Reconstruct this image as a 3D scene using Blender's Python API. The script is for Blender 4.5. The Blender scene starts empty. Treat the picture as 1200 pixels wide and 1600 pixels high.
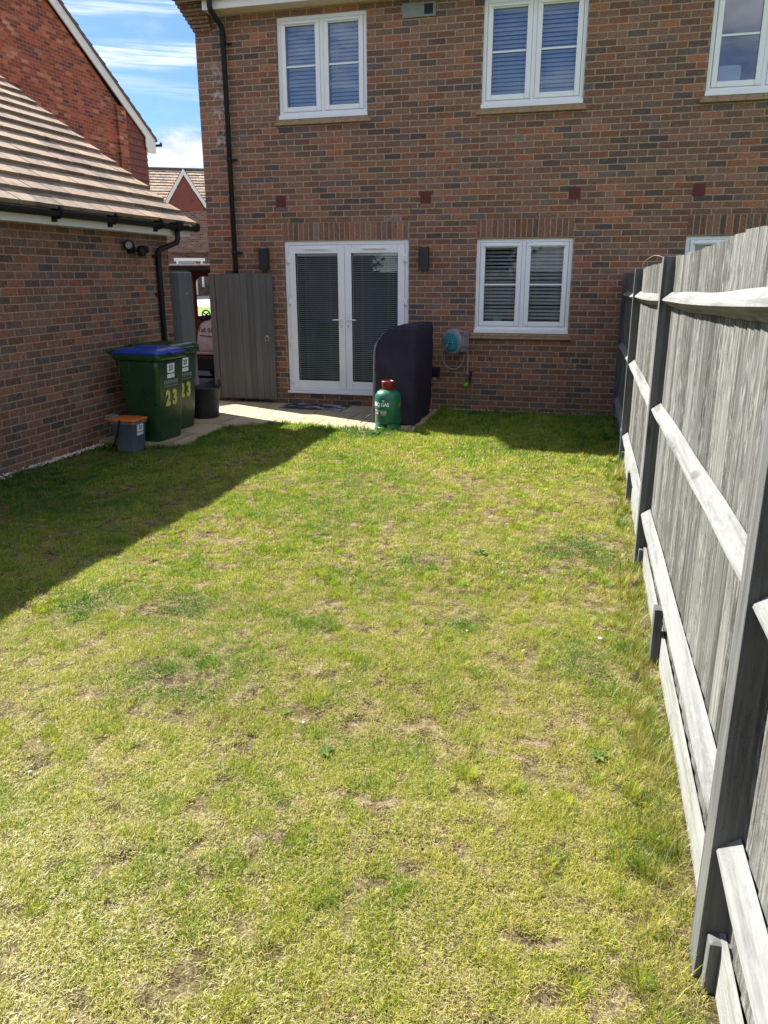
import bpy, bmesh, math, random
import numpy as np
from mathutils import Vector, Matrix
random.seed(7); rng = np.random.default_rng(11)
PI = math.pi; R = math.radians
sc = bpy.context.scene
C = sc.collection

# ------------------------------------------------------------------ camera
def make_camera():
    f, D, h, p, y, r = 1211.6, 10.604, 1.640, 0.2960, -0.26182, 0.00285
    cy, sy, cp, sp = math.cos(y), math.sin(y), math.cos(p), math.sin(p)
    fwd = Vector((sy*cp, cy*cp, -sp)); right = Vector((cy, -sy, 0)); down = fwd.cross(right)
    cr, sr = math.cos(r), math.sin(r)
    r2 = cr*right + sr*down; d2 = -sr*right + cr*down
    cam = bpy.data.cameras.new('camera'); o = bpy.data.objects.new('camera', cam); C.objects.link(o)
    m = Matrix((r2, -d2, -fwd)).transposed().to_4x4(); m.translation = Vector((0, -D, h)); o.matrix_world = m
    cam.sensor_fit = 'VERTICAL'; cam.sensor_height = 24; cam.sensor_width = 18; cam.lens = 24*f/1600
    cam.clip_start = 0.05; cam.clip_end = 500
    sc.camera = o
make_camera()

# ------------------------------------------------------------------ light
TO_SUN = Vector((-0.92, 0.42, 1.0)).normalized()
SUN_EL = math.asin(TO_SUN.z); SUN_AZ = math.atan2(TO_SUN.x, TO_SUN.y)
sun = bpy.data.lights.new('sun', 'SUN'); sun.energy = 4.8; sun.angle = R(0.53); sun.color = (1, .95, .86)
so = bpy.data.objects.new('sun', sun); C.objects.link(so); so.rotation_euler = TO_SUN.to_track_quat('Z', 'Y').to_euler(); so.location = (-20, 9, 22)
SKY_STRENGTH = 0.072
sc.view_settings.view_transform = 'Standard'; sc.view_settings.look = 'None'; sc.view_settings.gamma = 1
sc.view_settings.exposure = 1.6

# ------------------------------------------------------------------ node helper
class NT:
    def __init__(s, tree): s.t = tree; s.N = tree.nodes; s.L = tree.links
    def new(s, k, **kw):
        n = s.N.new(k)
        for a, b in kw.items(): setattr(n, a, b)
        return n
    def put(s, sock, v):
        if v is None: return
        if isinstance(v, bpy.types.NodeSocket): s.L.new(v, sock)
        else:
            if isinstance(v, tuple) and len(v) == 3 and sock.type == 'RGBA': v = (*v, 1)
            sock.default_value = v
    def m(s, op, a, b=None, c=None, clamp=False):
        n = s.new('ShaderNodeMath', operation=op, use_clamp=clamp)
        s.put(n.inputs[0], a); s.put(n.inputs[1], b)
        if c is not None: s.put(n.inputs[2], c)
        return n.outputs[0]
    def ss(s, v, a, b):
        n = s.new('ShaderNodeMapRange', interpolation_type='SMOOTHSTEP')
        s.put(n.inputs[0], v); s.put(n.inputs[1], a); s.put(n.inputs[2], b); s.put(n.inputs[3], 0.0); s.put(n.inputs[4], 1.0)
        return n.outputs[0]
    def mr(s, v, a, b, c, d):
        n = s.new('ShaderNodeMapRange'); 
        for i, x in enumerate((v, a, b, c, d)): s.put(n.inputs[i], x)
        return n.outputs[0]
    def mix(s, f, a, b, mode='MIX'):
        n = s.new('ShaderNodeMix', data_type='RGBA', blend_type=mode)
        s.put(n.inputs[0], f); s.put(n.inputs[6], a); s.put(n.inputs[7], b); return n.outputs[2]
    def noise(s, vec, scale, detail=3, rough=.55, out=0, dist=0):
        n = s.new('ShaderNodeTexNoise'); s.put(n.inputs['Vector'], vec); s.put(n.inputs['Scale'], scale)
        s.put(n.inputs['Detail'], detail); s.put(n.inputs['Roughness'], rough); s.put(n.inputs['Distortion'], dist); return n.outputs[out]
    def ramp(s, f, stops, interp='LINEAR'):
        n = s.new('ShaderNodeValToRGB'); r = n.color_ramp; r.interpolation = interp
        while len(r.elements) < len(stops): r.elements.new(.5)
        for e, (p, c) in zip(r.elements, stops): e.position = p; e.color = (*c, 1)
        s.put(n.inputs[0], f); return n.outputs[0]
    def xyz(s, v):
        n = s.new('ShaderNodeSeparateXYZ'); s.put(n.inputs[0], v); return n.outputs
    def comb(s, x, y, z):
        n = s.new('ShaderNodeCombineXYZ'); s.put(n.inputs[0], x); s.put(n.inputs[1], y); s.put(n.inputs[2], z); return n.outputs[0]
    def vm(s, op, a, b):
        n = s.new('ShaderNodeVectorMath', operation=op); s.put(n.inputs[0], a); s.put(n.inputs[1], b); return n.outputs[0]
    def pos(s): return s.new('ShaderNodeNewGeometry').outputs['Position']
    def island(s): return s.new('ShaderNodeNewGeometry').outputs['Random Per Island']
    def obj(s): return s.new('ShaderNodeTexCoord').outputs['Object']
    def bump(s, h, strength, dist):
        n = s.new('ShaderNodeBump'); s.put(n.inputs['Height'], h); n.inputs['Strength'].default_value = strength; n.inputs['Distance'].default_value = dist; return n.outputs[0]

def new_mat(name):
    m = bpy.data.materials.new(name); m.use_nodes = True; t = NT(m.node_tree); b = t.N['Principled BSDF']
    return m, t, b

def pm(name, col, rough=.5, var=.12, scale=12, bump=0., metal=0., spec=.5, bscale=None, coat=0., dirt=0.):
    """plain painted / plastic / cloth material with slight mottling"""
    m, t, b = new_mat(name); o = t.obj()
    n = t.noise(o, scale, 4)
    f = t.mr(n, .3, .7, 1-var, 1+var)
    c = t.mix(1.0, col, t.comb(f, f, f), 'MULTIPLY')
    if dirt:
        d = t.ss(t.noise(o, scale*.5, 6, .7), .5, .75); c = t.mix(t.m('MULTIPLY', d, dirt), c, (.12, .10, .075))
    t.put(b.inputs['Base Color'], c)
    t.put(b.inputs['Roughness'], t.mr(t.noise(o, scale*2, 3), .3, .7, max(rough-.08, .02), min(rough+.08, 1)))
    b.inputs['Metallic'].default_value = metal; b.inputs['Specular IOR Level'].default_value = spec
    b.inputs['Coat Weight'].default_value = coat
    if bump: t.put(b.inputs['Normal'], t.bump(t.noise(o, bscale or scale*4, 4), bump, .01))
    return m

# ------------------------------------------------------------------ world
def make_world():
    w = bpy.data.worlds.new('World'); sc.world = w; w.use_nodes = True
    t = NT(w.node_tree); bg = t.N['Background']
    sky = t.new('ShaderNodeTexSky', sky_type='NISHITA'); sky.sun_disc = False; sky.sun_elevation = SUN_EL; sky.sun_rotation = SUN_AZ
    sky.altitude = 50; sky.air_density = 1.0; sky.dust_density = .6; sky.ozone_density = 1.6
    v = t.new('ShaderNodeTexCoord').outputs['Generated']
    x, y, z = t.xyz(v)
    # low cumulus bank
    ang = t.m('ARCTAN2', x, y)
    n1 = t.noise(t.comb(t.m('MULTIPLY', ang, 1.0), t.m('MULTIPLY', z, 1.6), 3.1), 9, 7, .62)
    n2 = t.noise(t.comb(ang, t.m('MULTIPLY', z, 2.2), 7.7), 26, 6, .6)
    edge = t.m('ADD', t.m('MULTIPLY', n1, .13), t.m('MULTIPLY', t.noise(v, 2.2, 3), .12))     # height of the cloud tops
    cum = t.m('MULTIPLY', t.ss(t.m('SUBTRACT', t.m('ADD', edge, .02), z), -.012, .02), t.mr(n2, .36, .58, .72, 1.0))
    shade = t.mr(t.m('ADD', t.m('MULTIPLY', n1, .6), t.m('MULTIPLY', n2, .4)), .38, .58, .5, 1.05)
    # thin streaks higher up
    st = t.noise(t.comb(t.m('MULTIPLY', ang, 1.3), t.m('MULTIPLY', z, 26), 1.5), 2.6, 7, .55, dist=.5)
    stm = t.m('MULTIPLY', t.ss(st, .47, .68), t.ss(t.noise(t.comb(ang, t.m('MULTIPLY', z, 5), 9.0), 3.2, 3), .38, .58))
    w1 = t.m('MULTIPLY', t.ss(t.noise(t.comb(ang, t.m('MULTIPLY', z, 2), 2.0), 11, 8, .65), .5, .75), .35)
    hi = t.m('MULTIPLY', t.m('MAXIMUM', stm, w1), .75)
    # scattered fair-weather cumulus higher up, for the reflections
    dome = t.comb(t.m('DIVIDE', x, t.m('ADD', t.m('ABSOLUTE', z), .25)), t.m('DIVIDE', y, t.m('ADD', t.m('ABSOLUTE', z), .25)), .7)
    cu2 = t.m('MULTIPLY', t.ss(t.noise(dome, 1.5, 7, .6), .46, .6), t.m('MAXIMUM', t.ss(z, .3, .45), t.m('MULTIPLY', t.ss(z, .14, .3), t.ss(t.m('MULTIPLY', y, -1.), .0, .3))))
    skyc = t.mix(1.0, sky.outputs[0], (.40, .545, .86), 'MULTIPLY')
    def band(z0, w, tilt, seed, amt, a0, a1):
        zz = t.m('SUBTRACT', t.m('SUBTRACT', z, z0), t.m('MULTIPLY', t.m('ADD', ang, .5), tilt))
        zz = t.m('ADD', zz, t.m('MULTIPLY', t.m('SUBTRACT', t.noise(t.comb(t.m('MULTIPLY', ang, 5), 0., seed), 3., 3), .5), .012))
        g = t.m('SUBTRACT', 1., t.ss(t.m('ABSOLUTE', zz), w*.2, w))
        fr = t.ss(t.noise(t.comb(t.m('MULTIPLY', ang, 6), t.m('MULTIPLY', z, 160), seed), 1.6, 6, .6), .32, .62)
        aw = t.m('MULTIPLY', t.ss(ang, a0-.12, a0), t.m('SUBTRACT', 1., t.ss(ang, a1, a1+.2)))
        return t.m('MULTIPLY', t.m('MULTIPLY', g, fr), t.m('MULTIPLY', aw, amt))
    hi = t.m('MAXIMUM', t.m('MULTIPLY', hi, .6), t.m('MAXIMUM', band(.228, .017, .05, 1.3, .85, -.62, -.3), t.m('MAXIMUM', band(.272, .010, .08, 4.1, .6, -.6, -.4), band(.196, .012, -.1, 6.2, .3, -.56, -.3))))
    c = t.mix(hi, skyc, (5.2, 5.5, 6.0))
    c = t.mix(t.m('MULTIPLY', cu2, .85), c, (9.5, 9.4, 9.3))
    cc = t.mix(1.0, (5.0, 5.1, 5.25), t.comb(shade, shade, t.m('POWER', shade, .8)), 'MULTIPLY')
    c = t.mix(cum, c, cc)
    t.put(bg.inputs['Color'], c); bg.inputs['Strength'].default_value = SKY_STRENGTH
make_world()

# ------------------------------------------------------------------ mesh helper
def tag(o, label=None, cat=None, group=None, kind=None):
    if label: o['label'] = label
    if cat: o['category'] = cat
    if group: o['group'] = group
    if kind: o['kind'] = kind
    return o
def empty(name, loc=(0, 0, 0), label=None, cat=None, group=None, rz=0):
    o = bpy.data.objects.new(name, None); C.objects.link(o); o.location = loc; o.rotation_euler = (0, 0, rz); o.empty_display_size = .1
    return tag(o, label, cat, group)
def wloc(p):
    v = Vector((0, 0, 0))
    while p is not None: v += Vector(p.location); p = p.parent
    return v
class MB:
    def __init__(s): s.v = []; s.f = []; s.sm = []; s.mi = []; s.cur = 0
    def add(s, vs, fs, smooth=False):
        o = len(s.v); s.v += [tuple(p) for p in vs]; s.f += [tuple(i+o for i in f) for f in fs]; s.sm += [smooth]*len(fs); s.mi += [s.cur]*len(fs)
        return s
    def box(s, x0, x1, y0, y1, z0, z1):
        vs = [(x, y, z) for z in (z0, z1) for y in (y0, y1) for x in (x0, x1)]
        return s.add(vs, [(0, 2, 3, 1), (4, 5, 7, 6), (0, 1, 5, 4), (2, 6, 7, 3), (0, 4, 6, 2), (1, 3, 7, 5)])
    def obox(s, c, ax, ay, az):
        """box from centre and three half-axis vectors"""
        c, ax, ay, az = map(Vector, (c, ax, ay, az))
        vs = [c + i*ax + j*ay + k*az for k in (-1, 1) for j in (-1, 1) for i in (-1, 1)]
        return s.add(vs, [(0, 2, 3, 1), (4, 5, 7, 6), (0, 1, 5, 4), (2, 6, 7, 3), (0, 4, 6, 2), (1, 3, 7, 5)])
    def cbox(s, x0, x1, y0, y1, z0, z1, r=.01):
        """box with chamfered edges"""
        bm = bmesh.new(); bmesh.ops.create_cube(bm, size=1)
        for v in bm.verts: v.co = Vector(((x0+x1)/2 + v.co.x*(x1-x0), (y0+y1)/2 + v.co.y*(y1-y0), (z0+z1)/2 + v.co.z*(z1-z0)))
        bmesh.ops.bevel(bm, geom=list(bm.edges), offset=r, segments=2, affect='EDGES', profile=.6)
        bm.verts.index_update(); vs = [tuple(v.co) for v in bm.verts]; fs = [tuple(v.index for v in f.verts) for f in bm.faces]; bm.free()
        return s.add(vs, fs)
    def poly(s, pts): return s.add(pts, [tuple(range(len(pts)))])
    def prism(s, pts, d):
        d = Vector(d); n = len(pts); a = [Vector(p) for p in pts]; b = [p + d for p in a]
        return s.add(a+b, [tuple(range(n))[::-1], tuple(range(n, 2*n))] + [(i, (i+1) % n, n+(i+1) % n, n+i) for i in range(n)])
    def loft(s, rings, cap0=True, cap1=True, smooth=True):
        n = len(rings[0]); vs = [p for r in rings for p in r]; fs = []
        for k in range(len(rings)-1):
            for i in range(n): j = (i+1) % n; fs.append((k*n+i, k*n+j, (k+1)*n+j, (k+1)*n+i))
        if cap0: fs.append(tuple(range(n))[::-1])
        if cap1: fs.append(tuple(range((len(rings)-1)*n, len(rings)*n)))
        return s.add(vs, fs, smooth)
    def tube(s, pts, r, n=10, cap=True, smooth=True):
        pts = [Vector(p) for p in pts]; rs = r if isinstance(r, (list, tuple)) else [r]*len(pts); rings = []
        up = None
        for i, p in enumerate(pts):
            d = ((pts[min(i+1, len(pts)-1)] - p).normalized() + (p - pts[max(i-1, 0)]).normalized())
            d = d.normalized() if d.length > 1e-6 else Vector((0, 0, 1))
            if up is None: up = d.orthogonal().normalized()
            a = (up - d*up.dot(d)).normalized(); up = a; b = d.cross(a)
            rings.append([p + rs[i]*(math.cos(2*PI*k/n)*a + math.sin(2*PI*k/n)*b) for k in range(n)])
        return s.loft(rings, cap, cap, smooth)
    def lathe(s, prof, c=(0, 0, 0), n=32, axis=(0, 0, 1), cap=False, smooth=True):
        c = Vector(c); z = Vector(axis).normalized(); a = z.orthogonal().normalized(); b = z.cross(a)
        rings = [[c + z*h + r*(math.cos(2*PI*k/n)*a + math.sin(2*PI*k/n)*b) for k in range(n)] for r, h in prof]
        return s.loft(rings, cap, cap, smooth)
    def build(s, name, mats, parent=None, bevel=0, local=False, auto=None, **tags):
        me = bpy.data.meshes.new(name)
        off = Vector((0, 0, 0)) if (local or parent is None) else wloc(parent)
        me.from_pydata([Vector(p) - off for p in s.v], [], s.f)
        for m in (mats if isinstance(mats, (list, tuple)) else [mats]): me.materials.append(m)
        me.polygons.foreach_set('use_smooth', s.sm); me.polygons.foreach_set('material_index', s.mi)
        o = bpy.data.objects.new(name, me); C.objects.link(o); o.parent = parent
        if bevel:
            md = o.modifiers.new('bevel', 'BEVEL'); md.width = bevel; md.segments = 2; md.limit_method = 'ANGLE'; md.angle_limit = R(40)
        tag(o, **tags)
        return o
def rr(cx, cy, hx, hy, r, z, n=5):
    out = []
    for q, (sx, sy) in enumerate(((1, 1), (-1, 1), (-1, -1), (1, -1))):
        for k in range(n+1):
            a = q*PI/2 + k/n*PI/2
            out.append((cx + sx*(hx-r) + r*math.cos(a), cy + sy*(hy-r) + r*math.sin(a), z))
    return out
def arc(p0, p1, p2, n=12):
    p0, p1, p2 = map(Vector, (p0, p1, p2))
    return [(1-t)**2*p0 + 2*t*(1-t)*p1 + t*t*p2 for t in (i/n for i in range(n+1))]
def text_mesh(body, size, bold=0.0, space=1.0):
    cu = bpy.data.curves.new('lettering', 'FONT'); cu.body = body; cu.size = size; cu.offset = bold; cu.space_character = space
    cu.align_x = 'CENTER'; cu.resolution_u = 3; cu.extrude = .0006
    o = bpy.data.objects.new('lettering', cu); C.objects.link(o)
    dg = bpy.context.evaluated_depsgraph_get(); me = bpy.data.meshes.new_from_object(o.evaluated_get(dg))
    vs = [tuple(v.co) for v in me.vertices]; fs = [tuple(p.vertices) for p in me.polygons]
    bpy.data.objects.remove(o); bpy.data.curves.remove(cu); bpy.data.meshes.remove(me)
    return vs, fs
def letters(mb, body, size, origin, right, up, bold=0.0, xs=1.0, space=1.0):
    vs, fs = text_mesh(body, size, bold, space); o, r, u = Vector(origin), Vector(right).normalized(), Vector(up).normalized(); n = r.cross(u)
    mb.add([o + r*x*xs + u*y + n*z for x, y, z in vs], fs)

# ------------------------------------------------------------------ materials
BR = [(.0, (.105, .080, .078)), (.13, (.145, .10, .084)), (.28, (.185, .106, .078)), (.44, (.215, .108, .074)), (.62, (.20, .118, .084)), (.80, (.255, .115, .072)), (.93, (.31, .118, .066)), (.99, (.19, .145, .115))]
def brick(name, ua, va, uo=0., vo=0., L=.225, H=.075, stops=BR, mortar=(.37, .27, .175), header=None, gain=1., stain=None, jw=.0062, bias=0., bond=.5):
    m, t, b = new_mat(name); P = t.pos(); c = t.xyz(P)
    wob = t.noise(P, 9, 2, out=1); wx, wy, wz = t.xyz(wob)
    wob2 = t.xyz(t.noise(P, 60, 2, out=1))
    u = t.m('ADD', t.m('SUBTRACT', c[ua], uo), t.m('ADD', t.m('MULTIPLY', t.m('SUBTRACT', wx, .5), .012), t.m('MULTIPLY', t.m('SUBTRACT', wob2[0], .5), .008)))
    v = t.m('ADD', t.m('SUBTRACT', c[va], vo), t.m('ADD', t.m('MULTIPLY', t.m('SUBTRACT', wy, .5), .008), t.m('MULTIPLY', t.m('SUBTRACT', wob2[1], .5), .007)))
    row = t.m('FLOOR', t.m('DIVIDE', v, H)); fv = t.m('SUBTRACT', v, t.m('MULTIPLY', row, H))
    LL = L
    if header is not None:
        ish = t.m('COMPARE', row, float(header), .1); LL = t.m('SUBTRACT', L, t.m('MULTIPLY', ish, L/2))
    odd = t.m('FLOORED_MODULO', row, 2.0)
    uu = t.m('ADD', u, t.m('MULTIPLY', odd, t.m('MULTIPLY', LL, bond)))
    col = t.m('FLOOR', t.m('DIVIDE', uu, LL)); fu = t.m('SUBTRACT', uu, t.m('MULTIPLY', col, LL))
    du = t.m('MINIMUM', fu, t.m('SUBTRACT', LL, fu)); dv = t.m('MINIMUM', fv, t.m('SUBTRACT', H, fv))
    d = t.m('SMOOTH_MIN', du, dv, .006)
    k = t.ss(d, jw-.0016, jw+.0022)
    wn = t.new('ShaderNodeTexWhiteNoise', noise_dimensions='3D'); t.put(wn.inputs['Vector'], t.comb(col, row, 3.0))
    wv, wc = wn.outputs['Value'], t.xyz(wn.outputs['Color'])
    low = t.noise(P, 1.3, 4, .6)
    f = t.m('ADD', t.m('MULTIPLY', wv, .92), t.m('ADD', t.m('MULTIPLY', t.m('SUBTRACT', low, .5), .7), bias), clamp=True)
    bc = t.ramp(f, stops)
    br = t.mr(wc[1], 0, 1, .74, 1.22)
    mot = t.mr(t.noise(t.vm('ADD', P, t.comb(t.m('MULTIPLY', wv, 5), 0., 0.)), 38, 5, .65), .3, .7, .62, 1.38)
    br = t.m('MULTIPLY', t.m('MULTIPLY', br, mot), gain)
    bc = t.mix(1., bc, t.comb(br, br, br), 'MULTIPLY')
    # dark burnt pits on the darker bricks, pale bloom here and there
    pit = t.m('MULTIPLY', t.ss(t.noise(P, 85, 3), .63, .68), t.ss(wc[2], .45, .6))
    bc = t.mix(t.m('MULTIPLY', pit, .75), bc, (.02, .018, .02))
    blm = t.m('MULTIPLY', t.ss(t.noise(P, 14, 6, .7), .54, .76), .24)
    bc = t.mix(blm, bc, (.42, .36, .32))
    mv = t.mr(t.noise(P, 24, 4), .3, .7, .78*gain, 1.2*gain)
    mc = t.mix(1., mortar, t.comb(mv, mv, mv), 'MULTIPLY')
    out = t.mix(k, mc, bc)
    if stain:
        for (axis, a0, a1, b0, b1, amt, scol) in stain:
            s1 = t.m('MULTIPLY', t.ss(c[axis], a0-.05, a0+.05), t.m('SUBTRACT', 1., t.ss(c[axis], a1-.05, a1+.05)))
            s2 = t.m('MULTIPLY', t.ss(c[2], b0-.1, b0+.1), t.m('SUBTRACT', 1., t.ss(c[2], b1-.1, b1+.1)))
            sm_ = t.m('MULTIPLY', t.m('MULTIPLY', s1, s2), t.ss(t.noise(P, 11, 6, .75), .48, .6))
            out = t.mix(t.m('MULTIPLY', sm_, amt), out, scol)
    t.put(b.inputs['Base Color'], out); b.inputs['Roughness'].default_value = .88; b.inputs['Specular IOR Level'].default_value = .25
    h = t.m('ADD', t.m('MULTIPLY', k, 1.), t.m('MULTIPLY', t.noise(P, 90, 4), .35))
    t.put(b.inputs['Normal'], t.bump(h, .75, .006))
    return m
M = {}
M['brick_house'] = brick('house brick', 0, 2, .213, 0, header=7,
    stain=[(0, -5.22, -5.02, 3.3, 4.3, .75, (.55, .5, .46)), (0, -5.5, 1, -.3, .15, .35, (.07, .08, .05))])
M['brick_house_side'] = brick('house side brick', 1, 2, .1, 0)
M['brick_soldier'] = brick('soldier brick', 2, 0, 2.099, -4.265, L=.24, H=.0737, bias=.14, jw=.0058, bond=0.)
M['brick_garage'] = brick('garage brick', 1, 2, -4.057+.1125, .038, gain=.95, mortar=(.35, .26, .17))
M['brick_garage_end'] = brick('garage end brick', 0, 2, 0, .038)
RED = [(0, (.11, .05, .045)), (.2, (.20, .06, .04)), (.45, (.30, .075, .04)), (.7, (.36, .095, .048)), (.9, (.42, .17, .10)), (1, (.5, .25, .16))]
M['brick_red'] = brick('red brick', 1, 2, 0, 0, stops=RED, mortar=(.34, .18, .12), gain=1., bias=.02)
M['brick_far'] = brick('far brick', 0, 2, 0, 0, L=.195, H=.075, stops=[(0, (.09, .06, .06)), (.3, (.15, .085, .07)), (.6, (.2, .10, .08)), (1, (.26, .14, .11))], mortar=(.3, .24, .2))
M['white'] = pm('white upvc', (.80, .81, .83), .35, .03, 6, dirt=.03)
M['white_fascia'] = pm('white fascia', (.74, .72, .69), .45, .05, 5, dirt=.12)
M['soffit'] = pm('cream soffit edge', (.62, .53, .40), .6, .08, 6)
M['black_plastic'] = pm('black plastic', (.010, .011, .014), .5, .2, 14, spec=.3)
M['black_rubber'] = pm('black rubber', (.02, .02, .02), .6, .3, 20, bump=.1)
M['dark_metal'] = pm('anthracite metal', (.018, .019, .022), .45, .12, 30)
M['steel'] = pm('galvanised steel', (.55, .55, .54), .35, .12, 20, metal=.9)
M['red_vent'] = pm('terracotta vent', (.13, .018, .016), .6, .15, 18)
M['grey_plate'] = pm('grey green plate', (.21, .22, .20), .6, .1, 10)
M['blind'] = pm('white slats', (.82, .83, .82), .5, .03, 6)
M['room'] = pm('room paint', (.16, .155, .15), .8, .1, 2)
M['tan_sill'] = pm('tan tile sill', (.33, .22, .13), .8, .2, 18, bump=.2, dirt=.2)
M['paper'] = pm('white paper', (.82, .83, .84), .7, .04, 8)
M['black_ink'] = pm('black ink', (.02, .02, .025), .6, 0, 5)
M['white_ink'] = pm('white ink', (.8, .8, .78), .6, .05, 20)
M['yellow_ink'] = pm('yellow number vinyl', (.60, .60, .12), .5, .1, 30)
M['bin_green'] = pm('dark green bin plastic', (.014, .052, .019), .33, .12, 7, dirt=.06)
M['bin_blue'] = pm('blue lid plastic', (.009, .042, .27), .38, .08, 7)
M['caddy_grey'] = pm('grey blue caddy plastic', (.14, .172, .21), .45, .1, 12)
M['caddy_orange'] = pm('orange caddy lid', (.50, .13, .02), .45, .08, 12)
M['cyl_green'] = pm('green gas cylinder paint', (.014, .135, .078), .34, .12, 9, dirt=.12)
M['cyl_red'] = pm('red cylinder collar', (.24, .012, .013), .35, .1, 20)
M['orange_patch'] = pm('orange label', (.5, .09, .015), .5, .1, 20)
M['reel_grey'] = pm('grey hose reel plastic', (.22, .22, .235), .45, .06, 12)
M['teal'] = pm('teal reel disc', (.018, .20, .23), .45, .12, 14)
M['teal_light'] = pm('pale teal print', (.15, .45, .48), .5, .1, 14)
M['hose'] = pm('grey hose', (.30, .28, .26), .5, .08, 20)
M['lime'] = pm('lime green tap connector', (.16, .45, .04), .45, .1, 20)
M['brass'] = pm('brass tap', (.5, .38, .16), .35, .1, 20, metal=.8)
M['sack'] = pm('white woven sack', (.66, .58, .57), .8, .12, 16, bump=.35, bscale=30)
M['car_brown'] = pm('dark red brown car paint', (.13, .028, .014), .35, .15, 5, coat=.5)
M['tailgate_glint'] = pm('tailgate sky glint', (.62, .62, .62), .3, .05, 6, metal=.3, coat=.5)  # pale silver stands in for sky and sun glint on the tailgate
M['car_black'] = pm('black car trim', (.015, .015, .016), .5, .1, 10)
M['car_pink'] = pm('pale sill trim', (.55, .42, .38), .5, .08, 10)
M['blue_door'] = pm('slate blue door', (.16, .20, .26), .5, .05, 6)
M['concrete'] = pm('pale concrete', (.42, .39, .34), .9, .12, 2.5, bump=.2, bscale=40)
M['asphalt'] = pm('asphalt', (.055, .055, .058), .9, .18, 12, bump=.4, bscale=120)
M['fargrass'] = pm('sunlit verge', (.13, .19, .035), .95, .3, 5, bump=.5, bscale=40)
M['soil'] = pm('soil', (.10, .075, .05), .95, .3, 6, bump=.5, bscale=40)
M['pebble'] = pm('pale pebble', (.62, .57, .48), .7, .2, 9)

def cover_mat():
    m, t, b = new_mat('dark cover fabric'); o = t.obj()
    v = t.mr(t.noise(o, 5, 3), .3, .7, .8, 1.25)
    t.put(b.inputs['Base Color'], t.mix(1., (.027, .021, .038), t.comb(v, v, v), 'MULTIPLY')); b.inputs['Roughness'].default_value = .72
    b.inputs['Specular IOR Level'].default_value = .3
    h = t.m('ADD', t.m('MULTIPLY', t.noise(o, 420, 2), .12), t.noise(t.vm('MULTIPLY', o, (5, 5, 1.6)), 1.6, 4, .6, dist=1.2))
    t.put(b.inputs['Normal'], t.bump(h, .8, .03)); return m
M['cover'] = cover_mat()

def glass(name='window glass', refl=1.0, tint=(1, 1, 1)):
    m = bpy.data.materials.new(name); m.use_nodes = True; t = NT(m.node_tree); t.N.clear()
    out = t.new('ShaderNodeOutputMaterial'); tr = t.new('ShaderNodeBsdfTransparent'); tr.inputs[0].default_value = (*tint, 1)
    gl = t.new('ShaderNodeBsdfGlossy'); gl.inputs['Roughness'].default_value = .004; gl.inputs[0].default_value = (.95, .97, 1, 1)
    fr = t.new('ShaderNodeFresnel'); fr.inputs[0].default_value = 1.52
    t.put(fr.inputs['Normal'], t.bump(t.noise(t.pos(), 3.5, 1), .02, .02)); 
    wav = t.bump(t.noise(t.pos(), 2.2, 1), .012, .02); t.put(gl.inputs['Normal'], wav)
    mx = t.new('ShaderNodeMixShader'); t.put(mx.inputs[0], t.m('MULTIPLY', fr.outputs[0], refl, clamp=True)); t.L.new(tr.outputs[0], mx.inputs[1]); t.L.new(gl.outputs[0], mx.inputs[2])
    t.L.new(mx.outputs[0], out.inputs[0]); return m
M['glass'] = glass('window glass', 2.2, (.86, .89, .92)); M['glass_lo'] = glass('door glass', 1.2, (.90, .92, .93))

def tiles_mat(name, a, b_, c_):
    m, t, b = new_mat(name); P = t.pos(); i = t.island()
    base = t.ramp(i, [(0, a), (.5, b_), (1, c_)])
    n = t.noise(P, 7, 6, .65); mo = t.mix(t.ss(n, .52, .72), base, tuple(x*.62 for x in a)); mo = t.mix(t.m('MULTIPLY', t.ss(t.noise(P, 13, 6, .7), .5, .7), .6), mo, tuple(x*1.35 for x in c_))
    v = t.mr(t.noise(P, 60, 4), .3, .7, .85, 1.12); mo = t.mix(1., mo, t.comb(v, v, v), 'MULTIPLY')
    t.put(b.inputs['Base Color'], mo); b.inputs['Roughness'].default_value = .85; t.put(b.inputs['Normal'], t.bump(t.noise(P, 120, 3), .35, .006)); return m
M['tiles'] = tiles_mat('sand roof tiles', (.16, .12, .09), (.37, .275, .18), (.27, .175, .125))
M['tilehang'] = tiles_mat('hung red tiles', (.16, .05, .038), (.20, .06, .042), (.13, .042, .036))
M['roof_dark'] = pm('dark roof edge', (.10, .085, .075), .8, .2, 8)

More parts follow.
